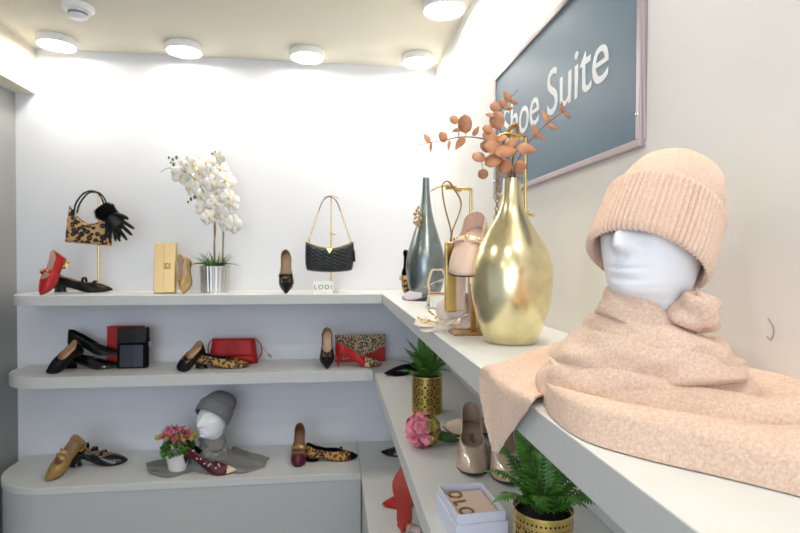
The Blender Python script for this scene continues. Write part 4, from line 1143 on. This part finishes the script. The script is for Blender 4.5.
# white gift box with wallet
bc = [(0.2144, 1.0188, 0.8691), (0.3042, 0.8827, 0.8691)]
bfl, bfr, bbl = Vector((0.2260, 0.9326, 0.9270)), Vector((0.3232, 0.9402, 0.9270)), Vector((0.2236, 1.0646, 0.9270))
ux = (bfr-bfl); ux.z = 0; bw = ux.length; ux.normalize(); uy = Vector((-ux.y, ux.x, 0)); bd_ = (bbl-bfl).dot(uy)
bd_ = max(.10, min(.19, bd_))
ctr = bfl+ux*bw/2+uy*bd_/2
t = thing('gift_box', 'open lilac white gift box holding a blush wallet', 'box', (ctr.x, ctr.y, S2), (0, 0, math.atan2(ux.y, ux.x)))
def tray(nm, w_, d_, z0, z1, th, floor_):
    b = MB()
    for (x, y, a, c) in ((0, -d_/2+th/2, w_, th), (0, d_/2-th/2, w_, th), (-w_/2+th/2, 0, th, d_-2*th), (w_/2-th/2, 0, th, d_-2*th)): b.box((x, y, (z0+z1)/2), (a, c, z1-z0))
    if floor_: b.box((0, 0, z0+.001), (w_-2*th, d_-2*th, .002))
    b.build(nm, M['box'], t, smooth=False, bevel=.0008)
tray('box_base', bw+.004, bd_+.004, 0, .040, .0035, True)
tray('box_inner', bw-.003, bd_-.003, .003, .058, .0030, False)
wl_ = thing('wallet', 'blush leather wallet with gold letters lying in the open white box', 'wallet', (ctr.x, ctr.y, S2+.0035), (0, 0, math.atan2(ux.y, ux.x)))
b = MB(); b.box((0, 0, .0205), (bw-.016, bd_-.022, .041)); b.build('body', M['blush_soft'], wl_, bevel=.004)
b = MB(); b.box((.004, 0, .0425), (bw-.024, bd_-.026, .003)); b.build('flap', M['blush_soft'], wl_, bevel=.0014)
for i, ch in enumerate('OLO'):
    tx = text(ch, .040, M['gold' if i == 1 else 'bronze'], wl_, depth=.0012, name='gold_letter', align='CENTER')
    tx.rotation_euler = (0, 0, math.radians(-82)); tx.location = (-bw/2+.016, bd_*(.27-.27*i), .0452)

# ---------------------------------------------------------------- back middle shelf goods
s = shoe('black pump with tan inside propped toe-down at the left end of the middle shelf', L=.175, W=.070, hh=.02, toe='almond', vamp=.60, mats=dict(upper='black_leather', lining='tan', insole='tan_insole'))
put(s, (-1.2705, 2.5293, 0.8691), S2, -150, 34, -42)
s = shoe('glossy black block-heeled pump lying under another black pump on the middle shelf', L=.265, W=.076, hh=.032, toe='point', vamp=.55, mats=dict(upper='black_patent', lining='black_leather', insole='black_leather', heel='black_suede'), back=.052, side=.034)
put(s, (-0.9946, 2.6283, 0.8691), S2, -4)
s = shoe('black kitten-heeled pump balanced on top of the glossy black pump', L=.245, W=.072, hh=.048, heel='kitten', toe='point', vamp=.55, mats=dict(upper='black_leather', lining='black_leather', insole='black_leather'), side=.040)
tp_ = (-0.9900, 2.6278, 0.8691)
put(s, (tp_[0]-.01, tp_[1]+.012, 0), S2+.062, -3, 3)
def flapbag(name, label, cat, loc, rot, w_, h_, d_, m, flap_m, fh, parts=None):
    t = thing(name, label, cat, loc, rot)
    b = MB(); b.box((0, 0, h_/2), (w_, d_, h_)); b.build('body', M[m], t, bevel=.006)
    b = MB(); b.box((0, -d_/2-.002, h_-fh/2), (w_-.004, .005, fh)); b.build('flap', M[flap_m], t, bevel=.002)
    return t
rb_ = (-0.9958, 2.6800, 0.8825)
t = flapbag('crossbody_bag', 'red box bag with folded front standing behind the black patent bag', 'handbag', (rb_[0]+.002, 2.69, S2), (math.radians(-2), 0, 0), .165, .192, .040, 'red_bag', 'red_bag', .092)
b = MB(); b.box((-.0, -.023, .055), (.160, .006, .06)); b.build('front_pocket', M['red_bag'], t, bevel=.002)
bb_ = (-0.9400, 2.6200, 0.8934)
t = flapbag('crossbody_bag', 'black patent bag with croc flap leaning on the red bag', 'handbag', (bb_[0]+.0, 2.625, S2), (math.radians(-4), 0, 0), .134, .192, .040, 'black_suede', 'black_patent', .072)
b = MB(); b.box((0, -.022, .058), (.104, .003, .104)); b.build('patent_panel', M['patent_blue_reflection'], t, bevel=.001)
b = MB(); b.tube([(.062, 0, .15), (.074, -.002, .145), (.074, -.002, .125)], .003, 6); b.tube([(.074+.007*math.cos(k*PI/6), -.002, .112+.010*math.sin(k*PI/6)) for k in range(12)], .002, 6, closed=True); b.build('ring', M['chrome'], t)

s = shoe('black pump with gold toe bar and tan inside propped toe-down beside the leopard loafer', L=.150, W=.066, hh=.018, toe='round', vamp=.62, mats=dict(upper='black_leather', lining='tan', insole='tan_insole'), buckle='gold')
put(s, (-0.7033, 2.5099, 0.8691), S2, -148, 34, -40)
s = shoe('leopard loafer with black heel lying before the red rose-embossed bag', L=.255, W=.076, hh=.024, toe='almond', vamp=.64, mats=dict(upper='leo_shoe', lining='black_leather', insole='black_leather', heel='black_leather'), straps=[(.62, .05, .02, 'black_leather')], lip='black_leather')
put(s, (-0.3942, 2.5874, 0.8691), S2, 2)
rg = (-0.4866, 2.6600, 0.8807)
t = thing('crossbody_bag', 'red bag with an embossed rose on its flap and a side strap', 'handbag', (rg[0], 2.665, S2), (math.radians(-8), 0, math.radians(-3)))
t.scale = (1.08, 1, 1.1)
def ro(u, v): return (u-.5)*(.222-.030*v), .004+.108*v
b = MB(); b.pillow(ro, .062, 24, 16, 8); b.build('body', M['red_bag'], t, angle=60)
b = MB()
def rf(u, v): return (u-.5)*(.216-.026*v), .030+.086*v
b.pillow(rf, .070, 24, 16, 10, yc=-.002); b.build('flap', M['red_bag'], t, angle=60)
b = MB()
for (r, n_, sp) in ((.008, 3, 0), (.017, 5, .6), (.026, 6, .2)):
    for k in range(n_):
        a = 2*PI*k/n_+sp; c = Vector((r*.6*math.cos(a), -.038, .072+r*.6*math.sin(a)))
        b.tube([c+Vector((r*.62*math.cos(a+q), -.0005, r*.62*math.sin(a+q))) for q in np.linspace(-1.5, 1.5, 9)], .0014, 6)
b.build('embossed_rose', M['red_bag'], t)
b = MB(); b.tube(bez([(.100, 0, .11), (.122, -.004, .085), (.128, -.006, .050), (.112, -.008, .022), (.100, -.006, .018)], 20), .006, 8, flat=.35); b.tube(bez([(-.098, 0, .11), (-.112, 0, .09), (-.114, 0, .06), (-.104, 0, .035)], 14), .006, 8, flat=.35); b.build('strap', M['red_bag'], t)
b = MB(); b.tube(bez([(.128, -.006, .075), (.150, -.010, .055), (.172, -.016, .030)], 10), .0012, 6); b.box((.166, -.014, .036), (.024, .0012, .012), Euler((0, math.radians(40), 0)).to_matrix()); b.build('hang_tag', M['grey_plastic'], t)
s = shoe('black pointed shoe with gold trim standing toe-down beside the leopard clutch', L=.185, W=.072, hh=.018, toe='point', vamp=.62, mats=dict(upper='black_leather', lining='tan', insole='tan_insole'), lip='black_leather', buckle='mustard')
put(s, (-0.0270, 2.5029, 0.8691), S2, -90, 68)
cl_, cr_ = (0.0112, 2.6600, 0.8703), (0.2641, 2.6600, 0.8752)
cw = cr_[0]-cl_[0]; chh = (0.1365, 2.6600, 1.0048)[2]-S2
t = thing('envelope_clutch', 'leopard envelope clutch with red lower corner behind the red pump', 'clutch', ((cl_[0]+cr_[0])/2, 2.665, S2), (math.radians(-6), 0, 0))
b = MB(); b.box((0, 0, chh/2), (cw, .022, chh)); b.build('body', M['red_bag'], t, bevel=.003)
b = MB(); h_ = chh
vs = [(-cw/2, -.0135, h_), (cw/2, -.0135, h_), (cw/2, -.0135, h_*.58), (.020, -.0135, h_*.22), (-cw/2, -.0135, h_*.06)]
vs2 = [(x, -.0108, z) for x, y, z in vs]
b.add(vs+vs2, [(0, 1, 2, 3, 4), (9, 8, 7, 6, 5)]+[(i, (i+1) % 5, 5+(i+1) % 5, 5+i) for i in range(5)]); b.build('flap', M['leo_fine'], t, smooth=False)
s = shoe('red high-heeled pump with leopard toe in front of the leopard clutch', L=.225, W=.072, hh=.060, heel='stiletto', toe='point', vamp=.64, mats=dict(upper='red', lining='tan', insole='tan_insole', heel='red', sole='red'), cap=(.62, 'leo_fine'), side=.040)
put(s, (0.2380, 2.5438, 0.8691), S2, 3)

# ---------------------------------------------------------------- low plinth goods, back wall
s = shoe('antique gold strapped shoe propped toe-down against a black patent shoe on the plinth', L=.205, W=.074, hh=.025, toe='almond', vamp=.66, mats=dict(upper='mustard', lining='tan', insole='taupe', heel='mustard'), straps=[(.50, .060, .012, 'mustard'), (.40, .066, .012, 'mustard')])
put(s, (-1.2275, 2.4293, 0.4264), S3, -140, 40, -30)
s = shoe('black patent triple-strap shoe with block heel at the left of the plinth', L=.255, W=.080, hh=.046, toe='round', vamp=.72, mats=dict(upper='black_patent', lining='tan', insole='tan_insole', heel='black_patent'), straps=[(.58, .056, .016, 'black_patent'), (.44, .062, .016, 'black_patent'), (.30, .066, .014, 'black_patent')])
put(s, (-0.9587, 2.6102, 0.4264), S3, 6)
# planter
px = (-0.6947, 2.4742, 0.4264)
t = thing('potted_flowers', 'pink artificial flowers in a small white pot beside the grey scarf', 'potted plant', (px[0], px[1], S3))
b = MB(); b.lathe([(.034, 0), (.046, .078), (.048, .080), (.043, .080), (.042, .066), (.0001, .066)], 36, cap0=True); b.build('pot', M['card'], t)
rn = random.Random(4)
b = MB()
for k in range(260):
    v = Vector((rn.gauss(0, 1), rn.gauss(0, 1), abs(rn.gauss(0, 1))*.8)).normalized(); p = Vector((v.x*.055, v.y*.055, .080+v.z*.055))
    b.leaf(p*.96+Vector((0, 0, .004)), (v+Vector((rn.gauss(0, .5), rn.gauss(0, .5), rn.gauss(0, .5)))).normalized(), v.orthogonal(), .020, .016, curl=.5, nu=4, round_=True)
b.build('foliage', M['fern'], t)
for (cxx, cz, r) in ((-.004, .165, .040), (-.042, .150, .028), (.036, .155, .030), (.010, .135, .028)):
    b = MB()
    for k in range(44):
        v = Vector((rn.gauss(0, 1), rn.gauss(0, 1)-.6, rn.gauss(0, 1)+.3)).normalized()
        b.leaf(Vector((cxx, -.02, cz))+v*r*.25, v, v.orthogonal(), r*.95, r*.38, curl=.5, nu=4)
    b.build('bloom', M['pink' if r > .029 else 'pink2'], t)
b = MB()
for k in range(30):
    a = rn.uniform(0, 2*PI); p = Vector((.062*math.cos(a), -.02+.03*math.sin(a), .135+.02*rn.random()))
    b.leaf(p, (math.cos(a), -.4, .4), (0, -1, .4), .022, .017, curl=.5, nu=4, round_=True)
b.build('orange_leaves', M['olive'], t)

t.scale = (1.12,)*3
# second display head
hb2 = (-0.5499, 2.4915, 0.4264)
GB = Vector((hb2[0]-.005, hb2[1]+.035, S3)); F2 = math.radians(-122)
t = thing('mannequin_head', 'small white foam head in grey beanie and grey scarf on the plinth', 'mannequin head', GB, (0, 0, F2))
head_mesh(t, .90, 1.10)
d2 = Vector((math.cos(F2), math.sin(F2), 0))
beanie('plain grey slouchy knit beanie on the small foam head', GB+Vector((0, 0, .228))+d2*(.006), (0, math.radians(-42), F2), .080, .050, .090, 'greyknit', nrib=60, seg=4, cuffamp=.0006, slouch=(-.007, 0))
gt = thing('scarf', 'grey fringed scarf wound round the small foam head and spread on both sides', 'scarf', GB)
cx, cy = 0, 0
_S = S1; S1 = 0.0
mb = MB()
band(mb, .066, .052, .058, .62, .004, 1, 11, n=90, k=30); band(mb, .056, .082, .054, .55, .008, -2, 12, n=90, k=30); band(mb, .046, .112, .052, .48, .010, 1, 13, n=90, k=30); band(mb, .040, .145, .050, .34, .010, 2, 14, n=90, k=30)
S1 = _S
mb.build('scarf_wrap', M['greyscarf'], gt, angle=85)
def spread(pts0, pts1, hgt, nm, seedv):
    A_, B_ = bez(pts0, 30), bez(pts1, 30)
    def fn(u, v):
        i = v*30; k = min(int(i), 29)
        p = A_[k].lerp(A_[k+1], i-k).lerp(B_[k].lerp(B_[k+1], i-k), u)
        h = hgt*(1-.65*v)*math.sin(PI*min(1, max(0, u)))**.5+.006*math.sin(15*u+4*v+seedv)*(1-.3*v)
        e = min(1, u/.05, (1-u)/.05)
        return Vector((p.x-GB.x, p.y-GB.y, .003+max(0, h)*e))
    mb = MB(); mb.grid(fn, 60, 40); mb.build(nm, M['greyscarf'], gt, angle=85, solid=.003, offset=1)
spread([(-0.4997, 2.4628, 0.4264), (-0.4107, 2.4079, 0.4264), (-0.3462, 2.4449, 0.4264), (-0.3130, 2.4639, 0.4264)], [(-0.4918, 2.7120, 0.4264), (-0.4017, 2.6343, 0.4264), (-0.3399, 2.6012, 0.4264), (-0.3032, 2.5715, 0.4264)], .030, 'scarf_end', 0)
spread([(-0.6252, 2.5838, 0.4264), (-0.7228, 2.6076, 0.4264), (-0.8132, 2.6056, 0.4264), (-0.8621, 2.5629, 0.4264)], [(-0.5808, 2.4722, 0.4264), (-0.6438, 2.4460, 0.4264), (-0.7161, 2.4006, 0.4264), (-0.8088, 2.4543, 0.4264)], .026, 'scarf_end', 2)
s = shoe('burgundy high-heeled pump with white dots and cream toe beside the grey scarf', L=.255, W=.072, hh=.075, heel='stiletto', toe='point', vamp=.62, mats=dict(upper='burgundy', lining='black_leather', insole='black_leather', heel='black_leather'), cap=(.84, 'cream'), back=.065, side=.040)
rr = random.Random(2)
bu = put(s, (-0.4260, 2.4206, 0.4264), S3, -9)
b = MB(); q_ = [c for c in kids(bu) if c.name.startswith('upper')][0].data.vertices
for k in range(9):
    v = q_[rr.randrange(len(q_))]
    for _ in range(200):
        if v.normal.y < -.2 and .25*.235 < v.co.x < .82*.235: break
        v = q_[rr.randrange(len(q_))]
    b.ball(v.co+v.normal*.0003, .0038, 6, sc=(1, .8, 1))
b.build('white_dots', M['card'], bu)
s = shoe('brown and red shoe standing toe-down left of the leopard ballerina', L=.190, W=.074, hh=.02, toe='round', vamp=.70, mats=dict(upper='brown', lining='brown', insole='brown'), cap=(.74, 'burgundy'), straps=[(.60, .054, .016, 'mustard')])
put(s, (-0.1586, 2.4576, 0.4264), S3, -92, 42)
s = shoe('leopard ballerina with black toe and bow on the plinth by the inner corner', L=.250, W=.076, hh=.020, heel='flat', toe='almond', vamp=.66, mats=dict(upper='leo_shoe', lining='black_leather', insole='black_leather', heel='black_suede'), cap=(.84, 'black_suede'), lip='black_leather', bow='black_leather')
put(s, (0.1222, 2.5349, 0.4264), S3, 3)

# ---------------------------------------------------------------- low plinth goods, right wall
s = shoe('black pointed flat on the right plinth, partly under the middle shelf', L=.235, W=.075, hh=.014, toe='point', vamp=.62, heel='flat', mats=dict(upper='black_patent', lining='black_leather', insole='black_leather'), back=.045, side=.03, front=.036)
put(s, (0.2375, 2.5737, 0.4264), S3, 170)
s = shoe('red pointed pump lying on the right plinth with its toe to the left', L=.235, W=.076, hh=.045, toe='point', vamp=.62, mats=dict(upper='red', lining='brick_red', insole='brick_red', sole='brick_red'), heel='kitten')
put(s, (0.1915, 2.0238, 0.4264), S3, 186)
s = shoe('red pump standing on its heel end, showing its red sole', L=.240, W=.078, hh=.045, toe='point', vamp=.62, mats=dict(upper='red', lining='brick_red', insole='brick_red', sole='brick_red', heel='brick_red'), heel='kitten')
ra = (0.2377, 1.7776, 0.4264)
put(s, ra, S3, -105, -98, 0, anchor=(0, 0, 0))
s = shoe('metallic floral shoe with gold tip at the lower edge before the red pumps', L=.215, W=.070, hh=.030, toe='almond', vamp=.62, mats=dict(upper='floral', lining='cream', insole='cream', heel='goldsole'), cap=(.86, 'goldsole'))
fz = (0.2547, 1.7759, 0.4714)
put(s, fz, S3+.004, 118, -12)
